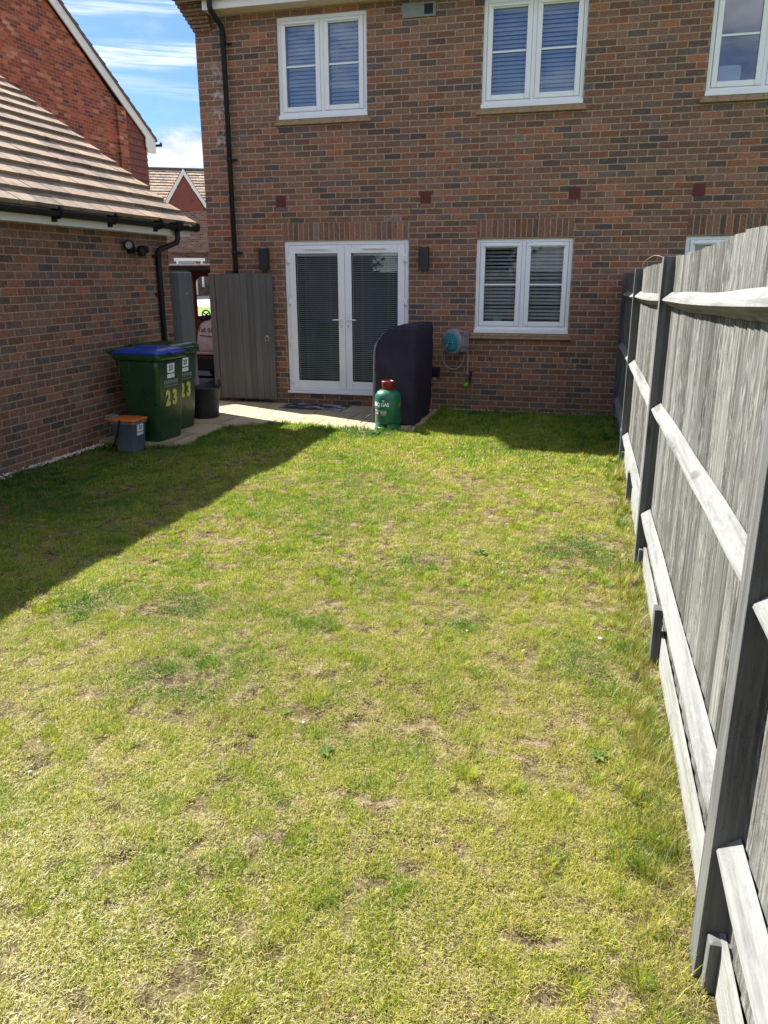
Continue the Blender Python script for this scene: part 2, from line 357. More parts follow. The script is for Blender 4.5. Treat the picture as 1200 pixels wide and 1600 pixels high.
def wood(name, cols, axis, bump=.5, contrast=1., dark=.5, stretch=26, knots=True, rough_grain=0., cracks=False):
    """weathered sawn timber, grain along the given world axis"""
    m, t, b = new_mat(name); P = t.pos(); i = t.island()
    sc_ = [stretch*3.2]*3; sc_[axis] = 1.3
    off = t.comb(t.m('MULTIPLY', i, 31.), t.m('MULTIPLY', i, 17.), t.m('MULTIPLY', i, 9.))
    V = t.vm('ADD', t.vm('MULTIPLY', P, tuple(sc_)), off)
    g = t.noise(V, 1., 6, .62, dist=.35)
    sc2 = [9.]*3; sc2[axis] = .9
    g2 = t.noise(t.vm('ADD', t.vm('MULTIPLY', P, tuple(sc2)), off), 1., 5, .6, dist=.6)
    f = t.m('ADD', t.m('MULTIPLY', g, .55), t.m('MULTIPLY', g2, .45))
    c = t.ramp(f, [(.40, cols[0]), (.5, cols[1]), (.60, cols[2])])
    c = t.mix(t.mr(i, 0, 1, 0, .3), c, cols[1])
    k = t.mr(i, 0, 1, 1-.22*contrast, 1+.22*contrast); c = t.mix(1., c, t.comb(k, k, k), 'MULTIPLY')
    sp = t.m('MULTIPLY', t.ss(t.noise(P, 160, 3, .6), .56, .66), t.ss(t.noise(t.vm('ADD', P, off), 4, 4), .5, .6)); c = t.mix(t.m('MULTIPLY', sp, dark), c, tuple(x*.35 for x in cols[0]))
    h = t.m('ADD', g, t.m('MULTIPLY', g2, .4))
    if rough_grain:
        s4 = [70.]*3; s4[axis] = 14.; q = t.noise(t.vm('ADD', t.vm('MULTIPLY', P, tuple(s4)), off), 1., 5, .75)
        s5 = [7.]*3; s5[axis] = 2.2; pz_ = t.ss(t.noise(t.vm('ADD', t.vm('MULTIPLY', P, tuple(s5)), off), 1., 4, .6), .40, .62)
        c = t.mix(t.m('MULTIPLY', t.m('MULTIPLY', t.ss(q, .50, .60), pz_), rough_grain), c, tuple(x*1.25 for x in cols[2]))
        c = t.mix(t.m('MULTIPLY', t.m('MULTIPLY', t.ss(t.m('SUBTRACT', 1., q), .50, .62), pz_), rough_grain*.8), c, tuple(x*.6 for x in cols[0]))
        h = t.m('ADD', h, t.m('MULTIPLY', q, rough_grain))
    if cracks:
        s6 = [2.2]*3; s6[axis] = 26.; q = t.noise(t.vm('ADD', t.vm('MULTIPLY', P, tuple(s6)), off), 1., 4, .55); ck = t.m('MULTIPLY', t.ss(q, .66, .70), t.ss(t.noise(t.vm('ADD', P, off), 3., 3), .46, .58))
        c = t.mix(t.m('MULTIPLY', ck, .7), c, (.06, .06, .055)); h = t.m('SUBTRACT', h, ck)
    if knots:
        vo = t.new('ShaderNodeTexVoronoi', feature='F1'); sc3 = [6.]*3; sc3[axis] = 1.7
        t.put(vo.inputs['Vector'], t.vm('ADD', t.vm('MULTIPLY', P, tuple(sc3)), off)); vo.inputs['Scale'].default_value = 1.
        kn = t.m('SUBTRACT', 1., t.ss(vo.outputs['Distance'], .05, .15)); c = t.mix(t.m('MULTIPLY', kn, .5), c, tuple(x*.45 for x in cols[0]))
    t.put(b.inputs['Base Color'], c); b.inputs['Roughness'].default_value = .85; b.inputs['Specular IOR Level'].default_value = .25
    t.put(b.inputs['Normal'], t.bump(h, bump, .006)); return m
M['fence_board'] = wood('weathered feather board', [(.042, .043, .037), (.10, .101, .093), (.215, .218, .205)], 2, .9, 2.0, .7, rough_grain=.78)
M['fence_rail'] = wood('pale grey rail', [(.10, .105, .10), (.18, .186, .182), (.215, .221, .216)], 1, .6, .5, .3, 10, cracks=True, rough_grain=.25)
M['fence_post'] = wood('grey post', [(.055, .06, .06), (.10, .104, .102), (.15, .154, .15)], 2, .5, .6, .4, 20, rough_grain=.3)
M['gravel_board'] = wood('pale gravel board', [(.17, .175, .16), (.26, .265, .25), (.31, .315, .30)], 1, .5, .5, .4, 14, rough_grain=.3)
M['gate'] = wood('grey painted gate boards', [(.095, .095, .092), (.118, .117, .113), (.14, .138, .133)], 2, .3, .5, .1, 12, knots=False)
M['gate_post'] = wood('grey gate post', [(.09, .10, .105), (.12, .13, .135), (.15, .16, .165)], 2, .3, .3, .2, 12)

def patio_mat():
    m, t, b = new_mat('buff paving'); P = t.pos(); c = t.xyz(P); wo = t.xyz(t.noise(P, 4, 3, out=1))
    u = t.m('ADD', c[0], t.m('MULTIPLY', wo[0], .02)); v = t.m('ADD', c[1], t.m('MULTIPLY', wo[1], .02))
    row = t.m('FLOOR', t.m('DIVIDE', v, .6)); fv = t.m('SUBTRACT', v, t.m('MULTIPLY', row, .6)); uu = t.m('ADD', u, t.m('MULTIPLY', t.m('FLOORED_MODULO', row, 2.), .3))
    col = t.m('FLOOR', t.m('DIVIDE', uu, .6)); fu = t.m('SUBTRACT', uu, t.m('MULTIPLY', col, .6))
    d = t.m('MINIMUM', t.m('MINIMUM', fu, t.m('SUBTRACT', .6, fu)), t.m('MINIMUM', fv, t.m('SUBTRACT', .6, fv)))
    k = t.ss(d, .005, .012)
    wn = t.new('ShaderNodeTexWhiteNoise', noise_dimensions='2D'); t.put(wn.inputs['Vector'], t.comb(col, row, 0.))
    base = t.mix(wn.outputs['Value'], (.36, .295, .175), (.46, .38, .235))
    v2 = t.mr(t.noise(P, 9, 6, .65), .3, .7, .78, 1.18); base = t.mix(1., base, t.comb(v2, v2, v2), 'MULTIPLY')
    vo = t.new('ShaderNodeTexVoronoi', feature='DISTANCE_TO_EDGE'); t.put(vo.inputs['Vector'], t.vm('ADD', P, t.vm('MULTIPLY', t.noise(P, 3, 4, out=1), (.35, .35, 0)))); vo.inputs['Scale'].default_value = 3.1
    rv = t.m('SUBTRACT', 1., t.ss(vo.outputs['Distance'], 0., .022)); base = t.mix(t.m('MULTIPLY', rv, .35), base, (.17, .14, .09))
    t.put(b.inputs['Base Color'], t.mix(k, (.10, .08, .05), base)); b.inputs['Roughness'].default_value = .85
    t.put(b.inputs['Normal'], t.bump(t.m('ADD', t.m('ADD', k, t.m('MULTIPLY', rv, -.5)), t.m('MULTIPLY', t.noise(P, 30, 5), .5)), .5, .008)); return m
M['patio'] = patio_mat()

def lawn_mat():
    m, t, b = new_mat('lawn thatch and soil'); P = t.pos()
    n1 = t.noise(P, 1.6, 5, .6); n2 = t.noise(P, 12, 6, .7); n3 = t.noise(P, 110, 6, .78)
    st = t.noise(t.vm('ADD', t.vm('MULTIPLY', P, (60, 240, 60)), t.vm('MULTIPLY', t.noise(P, 18, 3, out=1), (40, 40, 40))), 1., 4, .7)
    c = t.ramp(t.m('ADD', t.m('MULTIPLY', n2, .4), t.m('ADD', t.m('MULTIPLY', n3, .35), t.m('MULTIPLY', st, .25))), [(.41, (.022, .015, .011)), (.47, (.10, .068, .042)), (.52, (.30, .225, .135)), (.58, (.58, .47, .31))])
    c = t.mix(t.m('MULTIPLY', t.ss(n1, .42, .62), .35), c, (.24, .24, .05))
    t.put(b.inputs['Base Color'], c); b.inputs['Roughness'].default_value = .95; b.inputs['Specular IOR Level'].default_value = .1
    t.put(b.inputs['Normal'], t.bump(t.m('ADD', n3, t.m('MULTIPLY', n2, 1.5)), 1., .035)); return m
M['lawn'] = lawn_mat()

def blade_mat():
    m = bpy.data.materials.new('grass blades'); m.use_nodes = True; t = NT(m.node_tree); t.N.clear()
    out = t.new('ShaderNodeOutputMaterial')
    a = t.new('ShaderNodeAttribute', attribute_name='tone'); dry, lum, tip = t.xyz(a.outputs['Vector'])
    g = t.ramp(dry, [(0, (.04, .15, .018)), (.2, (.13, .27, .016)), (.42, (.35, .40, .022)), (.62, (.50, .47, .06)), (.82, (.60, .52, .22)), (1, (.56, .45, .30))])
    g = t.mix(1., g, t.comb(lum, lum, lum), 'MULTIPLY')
    d = t.new('ShaderNodeBsdfDiffuse'); t.put(d.inputs[0], g)
    tr = t.new('ShaderNodeBsdfTranslucent'); t.put(tr.inputs[0], g)
    mx = t.new('ShaderNodeMixShader'); mx.inputs[0].default_value = .42; t.L.new(d.outputs[0], mx.inputs[1]); t.L.new(tr.outputs[0], mx.inputs[2])
    gl = t.new('ShaderNodeBsdfGlossy'); gl.inputs['Roughness'].default_value = .42; gl.inputs[0].default_value = (.9, .95, .85, 1)
    m2 = t.new('ShaderNodeMixShader'); m2.inputs[0].default_value = .035; t.L.new(mx.outputs[0], m2.inputs[1]); t.L.new(gl.outputs[0], m2.inputs[2])
    t.L.new(m2.outputs[0], out.inputs[0]); return m
M['blade'] = blade_mat()
def leaf_mat(name, a, b_):
    m = bpy.data.materials.new(name); m.use_nodes = True; t = NT(m.node_tree); t.N.clear(); out = t.new('ShaderNodeOutputMaterial')
    g = t.mix(t.island(), a, b_); d = t.new('ShaderNodeBsdfDiffuse'); t.put(d.inputs[0], g); tr = t.new('ShaderNodeBsdfTranslucent'); t.put(tr.inputs[0], g)
    mx = t.new('ShaderNodeMixShader'); mx.inputs[0].default_value = .3; t.L.new(d.outputs[0], mx.inputs[1]); t.L.new(tr.outputs[0], mx.inputs[2]); t.L.new(mx.outputs[0], out.inputs[0]); return m
M['leaf'] = leaf_mat('tree leaves', (.035, .07, .014), (.09, .13, .03))
M['bark'] = pm('bark', (.10, .08, .06), .9, .3, 8, bump=.6, bscale=20)
M['weed'] = leaf_mat('broad weed leaves', (.06, .13, .03), (.15, .22, .06))

# ------------------------------------------------------------------ ground heights
pat = [(-5.38, .0), (-5.38, -3.05), (-4.42, -3.05), (-4.33, -2.84), (-4.36, -2.14), (-4.40, -1.86), (-4.15, -1.62), (-3.90, -1.60), (-3.0, -1.74), (-2.28, -1.79), (-2.02, -1.72), (-2.0, -1.0), (-2.0, 0.)]
def gz(x, y):
    """lawn height"""
    k = min(max((-3.5-x)/1.5, 0), 1); k = k*k*(3-2*k)
    z = -.15 - .009*y - .085*k
    return z
def tz(x, y):
    """land outside the garden"""
    if y < -1: return -.32
    if y < 3: return -.22
    return -.2 + .046*(y-3)

def inpat(x, y):
    ins = False; n = len(pat)
    for i in range(n):
        x0, y0 = pat[i]; x1, y1 = pat[(i+1) % n]
        if (y0 > y) != (y1 > y) and x < (x1-x0)*(y-y0)/(y1-y0)+x0: ins = not ins
    return ins
def sheet(name, x0, x1, y0, y1, nx, ny, zf, mat, dz=0.):
    mb = MB(); vs = [(x0+(x1-x0)*i/nx, y0+(y1-y0)*j/ny) for j in range(ny+1) for i in range(nx+1)]
    mb.add([(x, y, zf(x, y)+dz) for x, y in vs], [(j*(nx+1)+i, j*(nx+1)+i+1, (j+1)*(nx+1)+i+1, (j+1)*(nx+1)+i) for j in range(ny) for i in range(nx)], True)
    return tag(mb.build(name, mat), kind='structure')
def gzn(x, y):
    return gz(x, y) - (.07 if inpat(x, y) or inpat(x+.04, y-.04) and inpat(x-.04, y+.04) else 0) + .008*math.sin(x*5.1+y*3.3) + .007*math.sin(x*2.3-y*4.7) + .004*math.sin(x*13+y*11)
sheet('lawn', -5.38, .43, -13, 0, 58, 130, gzn, M['lawn'])
sheet('neighbour_lawn', .47, 9, -13, 0, 12, 12, lambda x, y: -.15-.009*y, M['fargrass'])
# terrain: near plain, then a gentle rise to the far street
mb = MB(); xs = [-260, -60, -30, -14, -5, 12, 60, 260]; ys = [-120, -13, -1, 3, 14, 30, 60, 240]
tzz = lambda x, y: (-.34 if y <= -1 else (-.24 if y <= 3 else -.22+.046*(min(y, 60)-3)))
mb.add([(x, y, tzz(x, y)) for y in ys for x in xs], [(j*8+i, j*8+i+1, (j+1)*8+i+1, (j+1)*8+i) for j in range(7) for i in range(7)])
tag(mb.build('ground', M['fargrass']), kind='structure')
def strip(name, y0, y1, mat, dz, x0=-40, x1=30, skew=0.):
    mb = MB(); n = 14; vs = []
    for j, y in enumerate((y0, y1)):
        for i in range(n+1):
            x = x0+(x1-x0)*i/n; yy = y+skew*(x+14); vs.append((x, yy, tz(x, yy)+dz))
    mb.add(vs, [(i, i+1, n+2+i, n+1+i) for i in range(n)]); return tag(mb.build(name, mat), kind='structure')
strip('driveway', -1.0, 9.6, M['asphalt'], .008, -9.5, -5.5) if False else None
mb = MB(); mb.poly([(-12, -1.0, -.232), (-5.41, -1.0, -.232), (-5.41, 3, -.232), (-12, 3, -.232)]); mb.poly([(-14, 3, -.19), (-5.0, 3, -.19), (-7, 10.6, .15), (-16, 10.6, .15)])
tag(mb.build('driveway', M['asphalt']), kind='structure')
strip('road', 10.7, 13.2, M['concrete'], .012, skew=.12)
strip('kerb', 13.2, 13.42, M['concrete'], .10, skew=.12)
strip('grass_verge', 13.42, 17.4, M['fargrass'], .05, skew=.12)
strip('kerb', 17.4, 17.6, M['asphalt'], .06, skew=.12)
strip('pavement', 17.6, 23.5, M['concrete'], .03, skew=.12)

# ------------------------------------------------------------------ patio
mb = MB(); mb.prism([(x, y, -.25) for x, y in pat][::-1], (0, 0, .108)); 
mb.prism([(-5.5, -1.19, -.25), (-5.5, 0, -.25), (-5.38, 0, -.25), (-5.38, -1.19, -.25)][::-1], (0, 0, .106))
tag(mb.build('patio', M['patio']), kind='structure')

# ------------------------------------------------------------------ the brick house
WX0, WX1 = -5.41, 6.9
openings = {'door': (-4.265, -2.49, 0., 2.097), 'w1': (-4.262, -3.05, 3.61, 4.805), 'w2': (-1.582, -.358, 3.61, 4.80), 'w3': (1.015, 2.235, 3.61, 4.80), 'lw': (-1.585, -.36, .90, 2.09), 'rw': (.975, 2.2, .90, 2.09),
            'w4': (3.9, 5.1, 3.61, 4.8), 'd2': (3.4, 5.15, 0., 2.097)}
house = empty('brick_house', (-5.41, 0, -.15), 'mixed red brown brick house with white windows at the end of the lawn', 'house')
def wall_face(mb, x0, x1, z0, z1, ops, y, depth):
    xs = sorted({x0, x1, *[o[0] for o in ops], *[o[1] for o in ops]}); zs = sorted({z0, z1, *[o[2] for o in ops], *[o[3] for o in ops]})
    for a, b in zip(xs, xs[1:]):
        for c, d in zip(zs, zs[1:]):
            cx, cz = (a+b)/2, (c+d)/2
            if any(o[0] < cx < o[1] and o[2] < cz < o[3] for o in ops): continue
            mb.poly([(a, y, c), (b, y, c), (b, y, d), (a, y, d)])
    for o in ops:
        a, b, c, d = o
        mb.poly([(a, y, c), (a, y, d), (a, y+depth, d), (a, y+depth, c)]); mb.poly([(b, y, d), (b, y, c), (b, y+depth, c), (b, y+depth, d)])
        mb.poly([(a, y, d), (b, y, d), (b, y+depth, d), (a, y+depth, d)]); mb.poly([(b, y, c), (a, y, c), (a, y+depth, c), (b, y+depth, c)])
mb = MB(); wall_face(mb, WX0, WX1, -.5, 5.06, list(openings.values()), 0., .12)
mb.cur = 1
mb.poly([(WX0, 8.6, -.5), (WX0, 0, -.5), (WX0, 0, 5.0), (WX0, 4.3, 8.0), (WX0, 8.6, 5.0)])
mb.poly([(WX1, 0, -.5), (WX1, 8.6, -.5), (WX1, 8.6, 5.0), (WX1, 4.3, 8.0), (WX1, 0, 5.0)])
mb.poly([(WX1, 8.6, -.5), (WX0, 8.6, -.5), (WX0, 8.6, 5.0), (WX1, 8.6, 5.0)])
mb.build('wall', [M['brick_house'], M['brick_house_side']], house)
mb = MB()       # rooms behind the openings
for (a, b, c, d) in ((WX0+.1, .1, -.02, 2.45), (.2, WX1-.1, -.02, 2.45), (WX0+.1, -2.6, 2.75, 4.98), (-2.5, .1, 2.75, 4.98), (.2, WX1-.1, 2.75, 4.98)):
    y0, y1 = .125, 3.6
    mb.poly([(a, y1, c), (a, y1, d), (b, y1, d), (b, y1, c)]); mb.poly([(a, y0, c), (a, y1, c), (b, y1, c), (b, y0, c)]); mb.poly([(a, y0, d), (b, y0, d), (b, y1, d), (a, y1, d)])
    mb.poly([(a, y0, c), (a, y0, d), (a, y1, d), (a, y1, c)]); mb.poly([(b, y0, c), (b, y1, c), (b, y1, d), (b, y0, d)])
mb.build('interior_wall', M['room'], house)
# soldier course lintels
for (a, b, c, d) in (openings['door'], openings['lw'], openings['rw'], openings['d2']):
    mb = MB(); n = round((b-a+.0)/.0737)
    mb.box(a-(0 if c else 0), b, -.003, .1, 2.099, 2.325); mb.build('brick_lintel', M['brick_soldier'], house)
# air bricks
for vx in (-4.283, -2.27, -.384, 1.061, 3.3):
    mb = MB(); mb.box(vx-.07, vx+.07, -.005, .02, 2.54, 2.68)
    for k in range(7): mb.box(vx-.062, vx+.062, -.010, -.0051, 2.548+k*.0185, 2.558+k*.0185)
    for k in range(4): mb.box(vx-.066+k*.042, vx-.060+k*.042, -.009, -.0051, 2.545, 2.675)
    mb.build('air_brick', M['red_vent'], house)
mb = MB(); mb.cbox(-2.585, -2.17, -.02, .01, 4.665, 4.825, .004); v_ = mb.build('vent_plate', M['grey_plate'], house)
mb = MB(); mb.box(-2.31, -2.20, -.0225, -.0205, 4.69, 4.80); mb.build('vent_hole', M['black_plastic'], v_)

def blind_mesh(x0, x1, z0, z1, y, pitch, w, tilt, thick=.0012):
    mb = MB(); n = int((z1-z0)/pitch)
    for i in range(n+1):
        z = z1-i*pitch; ca, sa = math.cos(tilt), math.sin(tilt); jit = random.uniform(-.03, .03); ca, sa = math.cos(tilt+jit), math.sin(tilt+jit)
        mb.obox(((x0+x1)/2, y, z), ((x1-x0)/2, 0, 0), (0, w/2*ca, w/2*sa), (0, -thick*sa, thick*ca))
    for fx in (.2, .8):
        x = x0+(x1-x0)*fx; mb.box(x-.0012, x+.0012, y-w/2-.003, y-w/2-.001, z0, z1)
    mb.box(x0, x1, y-.014, y+.014, z1+.004, z1+.028)
    return mb
def casement(op, blind=None, sill=True, lo=False):
    """two-light white casement window; dims measured off the photograph"""
    x0, x1, z0, z1 = op; y = .028
    w = MB()
    zb = z0+.05
    w.box(x0, x0+.048, y, y+.07, zb, z1); w.box(x1-.048, x1, y, y+.07, zb, z1); w.box(x0+.048, x1-.048, y, y+.07, z1-.045, z1); w.box(x0+.048, x1-.048, y, y+.07, zb, zb+.04)
    cx = (x0+x1)/2; w.box(cx-.026, cx+.026, y+.002, y+.07, zb+.04, z1-.045)
    W = w.build('window', M['white'], house, bevel=.004)
    c = MB(); c.cbox(x0-.004, x1+.004, -.012, y+.07, z0+.003, zb-.001, .004); c.cbox(x0+.002, x1-.002, y-.012, y+.02, zb, zb+.018, .004); c.build('cill', M['white'], W)
    for a, b in ((x0+.052, cx-.028), (cx+.028, x1-.052)):
        s = MB(); f = .062; ya, yb = y-.012, y+.05; za, zt = zb+.042, z1-.047
        s.box(a, a+f, ya, yb, za, zt); s.box(b-f, b, ya, yb, za, zt); s.box(a+f, b-f, ya, yb, zt-f, zt); s.box(a+f, b-f, ya, yb, za, za+f)
        S = s.build('sash', M['white'], W, bevel=.009)
        g = MB(); g.box(a+f-.004, b-f+.004, y+.014, y+.030, za+f-.004, zt-f+.004); g.build('pane', M['glass_lo' if lo else 'glass'], W)
        mz = (za+zt)/2+.005; g = MB(); g.cbox(a+f, b-f, y+.004, y+.0135, mz-.011, mz+.011, .003); g.build('glazing_bar', M['white'], W)
        tv = MB(); tv.cbox(a+f*.7, b-f*.7, ya-.028, ya, zt-.046, zt-.026, .005); tv.box(a+f*.8, b-f*.8, ya-.004, ya-.0005, zt-.051, zt-.046); tv.build('trickle_vent', M['white'], W)
        gk = MB(); q = .006
        gk.box(a+f-q, a+f+.001, y-.0005, y+.013, za+f, zt-f); gk.box(b-f-.001, b-f+q, y-.0005, y+.013, za+f, zt-f); gk.box(a+f, b-f, y-.0005, y+.013, zt-f-.001, zt-f+q); gk.build('gasket', M['black_plastic'], W)
        if blind:
            blind_mesh(a+f-.01, b-f+.01, za+f+.01, zt-f-.01, y+.12, *blind).build('blind', M['blind'], W)
    if sill:
        t_ = MB(); rr_ = random.Random(3)
        for lay, (za, zt, e, pr) in enumerate(((z0-.068, z0-.037, .055, .05), (z0-.034, z0-.003, .035, .022))):
            x = x0-e
            while x < x1+e-.01:
                xe = min(x+.165, x1+e); t_.cbox(x+.001, xe-.0015, -pr+rr_.uniform(-.002, .002), .05, za, zt, .003); x = xe
        t_.build('tile_sill', M['tan_sill'], W)
    return W
UB = (.046, .05, R(50)); LB = (.046, .05, R(28))
casement(openings['w1'], UB); casement(openings['w2'], UB); w3 = casement(openings['w3']); casement(openings['lw'], LB, lo=True); casement(openings['rw']); casement(openings['w4'], UB)

def french_door(op, label=None):
    x0, x1, z0, z1 = op; y = .025; W = x1-x0
    f = MB(); f.box(x0, x0+.055, y, y+.07, z0+.045, z1); f.box(x1-.055, x1, y, y+.07, z0+.045, z1); f.box(x0+.055, x1-.055, y, y+.07, z1-.055, z1); f.box(x0+.055, x1-.055, y, y+.07, z0+.045, z0+.075)
    F = f.build('door_frame', M['white'], house, bevel=.004)
    c = MB(); c.cbox(x0-.006, x1+.006, -.045, y+.07, z0+.012, z0+.044, .006); c.build('threshold', M['white'], F)
    cx = x0+W*.489
    for side, (a, b) in enumerate(((x0+.058, cx-.002), (cx+.002, x1-.058))):
        s = MB(); fl = .098; ft, fb = .108, .118; ya, yb = y-.012, y+.055; za, zt = z0+.078, z1-.058
        s.box(a, a+fl, ya, yb, za, zt); s.box(b-fl, b, ya, yb, za, zt); s.box(a+fl, b-fl, ya, yb, zt-ft, zt); s.box(a+fl, b-fl, ya, yb, za, za+fb)
        L_ = s.build('door_leaf', M['white'], house, bevel=.008)
        g = MB(); g.box(a+fl-.003, b-fl+.003, y+.012, y+.02, za+fb-.003, zt-ft+.003); g.build('pane', M['glass_lo'], L_)
        g = MB(); q = .008; g.box(a+fl-.001, a+fl+q, ya+.002, y+.0115, za+fb, zt-ft); g.box(b-fl-q*.5, b-fl+.001, ya+.002, y+.0115, za+fb, zt-ft); g.box(a+fl, b-fl, ya+.002, y+.0115, za+fb, za+fb+.005); g.build('gasket', M['black_plastic'], L_)
        bl = blind_mesh(a+fl+.018, b-fl-.012, za+fb+.02, zt-ft-.035, y+.035, .0270, .017, R(26), .0013)
        bl.box(a+fl+.004, a+fl+.014, y+.022, y+.032, za+fb, zt-ft); bl.box(a+fl, b-fl, y+.022, y+.034, zt-ft-.020, zt-ft)
        bl.build('blind', M['blind'], L_)
        tv = MB(); m_ = (a+b)/2; tv.cbox(m_-.17, m_+.17, ya-.028, ya, zt-.056, zt-.035, .005); tv.box(m_-.16, m_+.16, ya-.004, ya-.0005, zt-.061, zt-.056); tv.build('trickle_vent', M['white'], L_)
        hx = b-.045 if side == 0 else a+.045; sg = -1 if side == 0 else 1; hz = z1-1.045
        h = MB(); h.cbox(hx-.015, hx+.015, ya-.010, ya, hz-.15, hz+.09, .006); h.tube([(hx, ya-.01, hz), (hx, ya-.045, hz), (hx+sg*.02, ya-.055, hz), (hx+sg*.125, ya-.055, hz-.003)], [.010, .010, .010, .008], 8)
        h.build('handle', M['white'], L_)
        kh = MB(); kh.lathe([(0, .004), (.007, .004), (.007, 0)], (hx, ya-.010, hz-.085), 10, (0, -1, 0)); kh.box(hx-.003, hx+.003, ya-.0135, ya-.0102, hz-.105, hz-.085); kh.build('keyhole', M['black_plastic'], L_)
        px = a-.004 if side == 0 else b+.004
        for zz in (z1-.24, z1-.80, z1-1.36, z1-1.90):
            k = MB(); k.cbox(px-.035, px+.035, ya-.013, ya-.001, zz-.045, zz+.045, .004); k.tube([(px, ya-.018, zz-.05), (px, ya-.018, zz+.05)], .009, 8); k.build('hinge', M['white'], L_)
french_door(openings['door']); french_door(openings['d2'])
# eaves, roof, gutter, corbel
mb = MB(); 
def roof_tiles(mb, o, du, dv, nu, nv, tw, tl, th, lift=.02, rnd=random.Random(5)):
    """o eave corner, du along eave, dv up the slope (unit vectors); tiles as thin wedges"""
    o, du, dv = Vector(o), Vector(du).normalized(), Vector(dv).normalized(); n = du.cross(dv).normalized()
    if n.z < 0: n = -n
    for j in range(nv):
        for i in range(nu + 1):
            a = (i - (j % 2)*.5)*tw; b = a+tw-.013
            a = max(a, 0); b = min(b, nu*tw)
            if b-a < .02: continue
            k = rnd.uniform(-.002, .002); e = rnd.uniform(-.004, .004)
            p = [o+du*a+dv*(j*tl+e)+n*(lift+k), o+du*b+dv*(j*tl+e)+n*(lift+k), o+du*b+dv*(j+1)*tl+n*(.004), o+du*a+dv*(j+1)*tl+n*(.004)]
            q = [v - n*th for v in p[:2]] + [v - n*(.003) for v in p[2:]]
            mb.add(q+p, [(3, 2, 1, 0), (4, 5, 6, 7), (0, 1, 5, 4), (1, 2, 6, 5), (2, 3, 7, 6), (3, 0, 4, 7)])
sl = math.atan2(3.0, 4.3+.35); 
mb = MB(); roof_tiles(mb, (WX0-.12, -.33, 5.09), (1, 0, 0), (0, math.cos(sl), math.sin(sl)), 30, 20, .42, .278, .02); 
mb.prism([(WX0-.1, -.3, 5.05), (WX0-.1, 4.3, 8.05), (WX0-.1, 8.9, 5.05), (WX0-.1, 8.9, 4.98), (WX0-.1, 4.3, 7.96), (WX0-.1, -.3, 4.98)], (WX1-WX0+.2, 0, 0))
mb.build('roof', M['tiles'], house)
mb = MB(); mb.box(-5.16, WX1+.1, -.25, -.232, 4.885, 5.08); mb.build('fascia', M['white_fascia'], house)
mb = MB(); mb.box(-5.16, WX1+.1, -.231, -.001, 4.885, 4.90); mb.build('soffit', M['soffit'], house)
mb = MB()
for k in range(9):
    z = 4.715+k*.0395; out = .018*(k+1)
    mb.cbox(WX0-out*1.05, -5.165, -out*1.45, .06, z+.002, z+.033, .004)
mb.build('corbel', brick('corbel brick', 0, 2, 0, .01, H=.0395, bias=.15), house)
def gutter(mb, a, b, r=.056):
    a, b = Vector(a), Vector(b); d = (b-a).normalized(); s = Vector((0, 0, 1)).cross(d)
    rings = []
    for p in (a, b):
        ring = [p + s*math.cos(t)*r + Vector((0, 0, math.sin(t)*r)) for t in [PI+PI*k/10 for k in range(11)]]
        ring += [p + s*math.cos(t)*(r-.006) + Vector((0, 0, math.sin(t)*(r-.006))) for t in [2*PI-PI*k/10 for k in range(11)]]
        rings.append(ring)
    mb.loft(rings, True, True, False)
    for p in (a, b): mb.lathe([(0, -.006), (r+.004, -.006), (r+.004, .006), (0, .006)], p, 20, d, smooth=False)
mb = MB(); gutter(mb, (-5.53, -.318, 5.06), (WX1+.1, -.318, 5.06)); mb.build('gutter', M['black_plastic'], house)
mb = MB(); mb.tube([(-5.02, -.318, 5.03), (-5.02, -.318, 4.90), (-5.015, -.30, 4.86), (-4.99, -.08, 4.74), (-4.985, -.055, 4.70), (-4.985, -.055, -.12)], .034, 14)
for z in (4.55, 3.15, 1.95, .9):
    mb.lathe([(.034, -.02), (.041, -.02), (.041, .02), (.034, .02)], (-4.985, -.055, z), 16); mb.cbox(-4.95, -4.885, -.03, 0, z-.012, z+.012, .004)
mb.lathe([(.034, -.03), (.040, -.03), (.040, .03), (.034, .03)], (-4.985, -.055, 4.66), 16)
mb.build('downpipe', M['black_plastic'], house)

# ------------------------------------------------------------------ things on the house wall
def wall_lamp(x, z, label):
    t = empty('wall_lamp', (x, 0, z), label, 'wall lamp', 'anthracite wall lamps beside the patio doors')
    b = MB(); b.cbox(x-.045, x+.045, -.03, 0, z-.12, z+.12, .004); b.build('back_plate', M['dark_metal'], t)
    b = MB(); b.cbox(x-.064, x+.064, -.115, -.0305, z-.145, z+.145, .005); b.build('lamp_body', M['dark_metal'], t)
    b = MB(); b.lathe([(0, .002), (.035, .002), (.035, 0)], (x, -.073, z+.145), 16); b.build('lens', M['paper'], t)
wall_lamp(-4.54, 1.865, 'dark box wall lamp on the brickwork left of the patio doors, above the open gate')
wall_lamp(-2.268, 1.855, 'dark box wall lamp on the brickwork right of the patio doors')

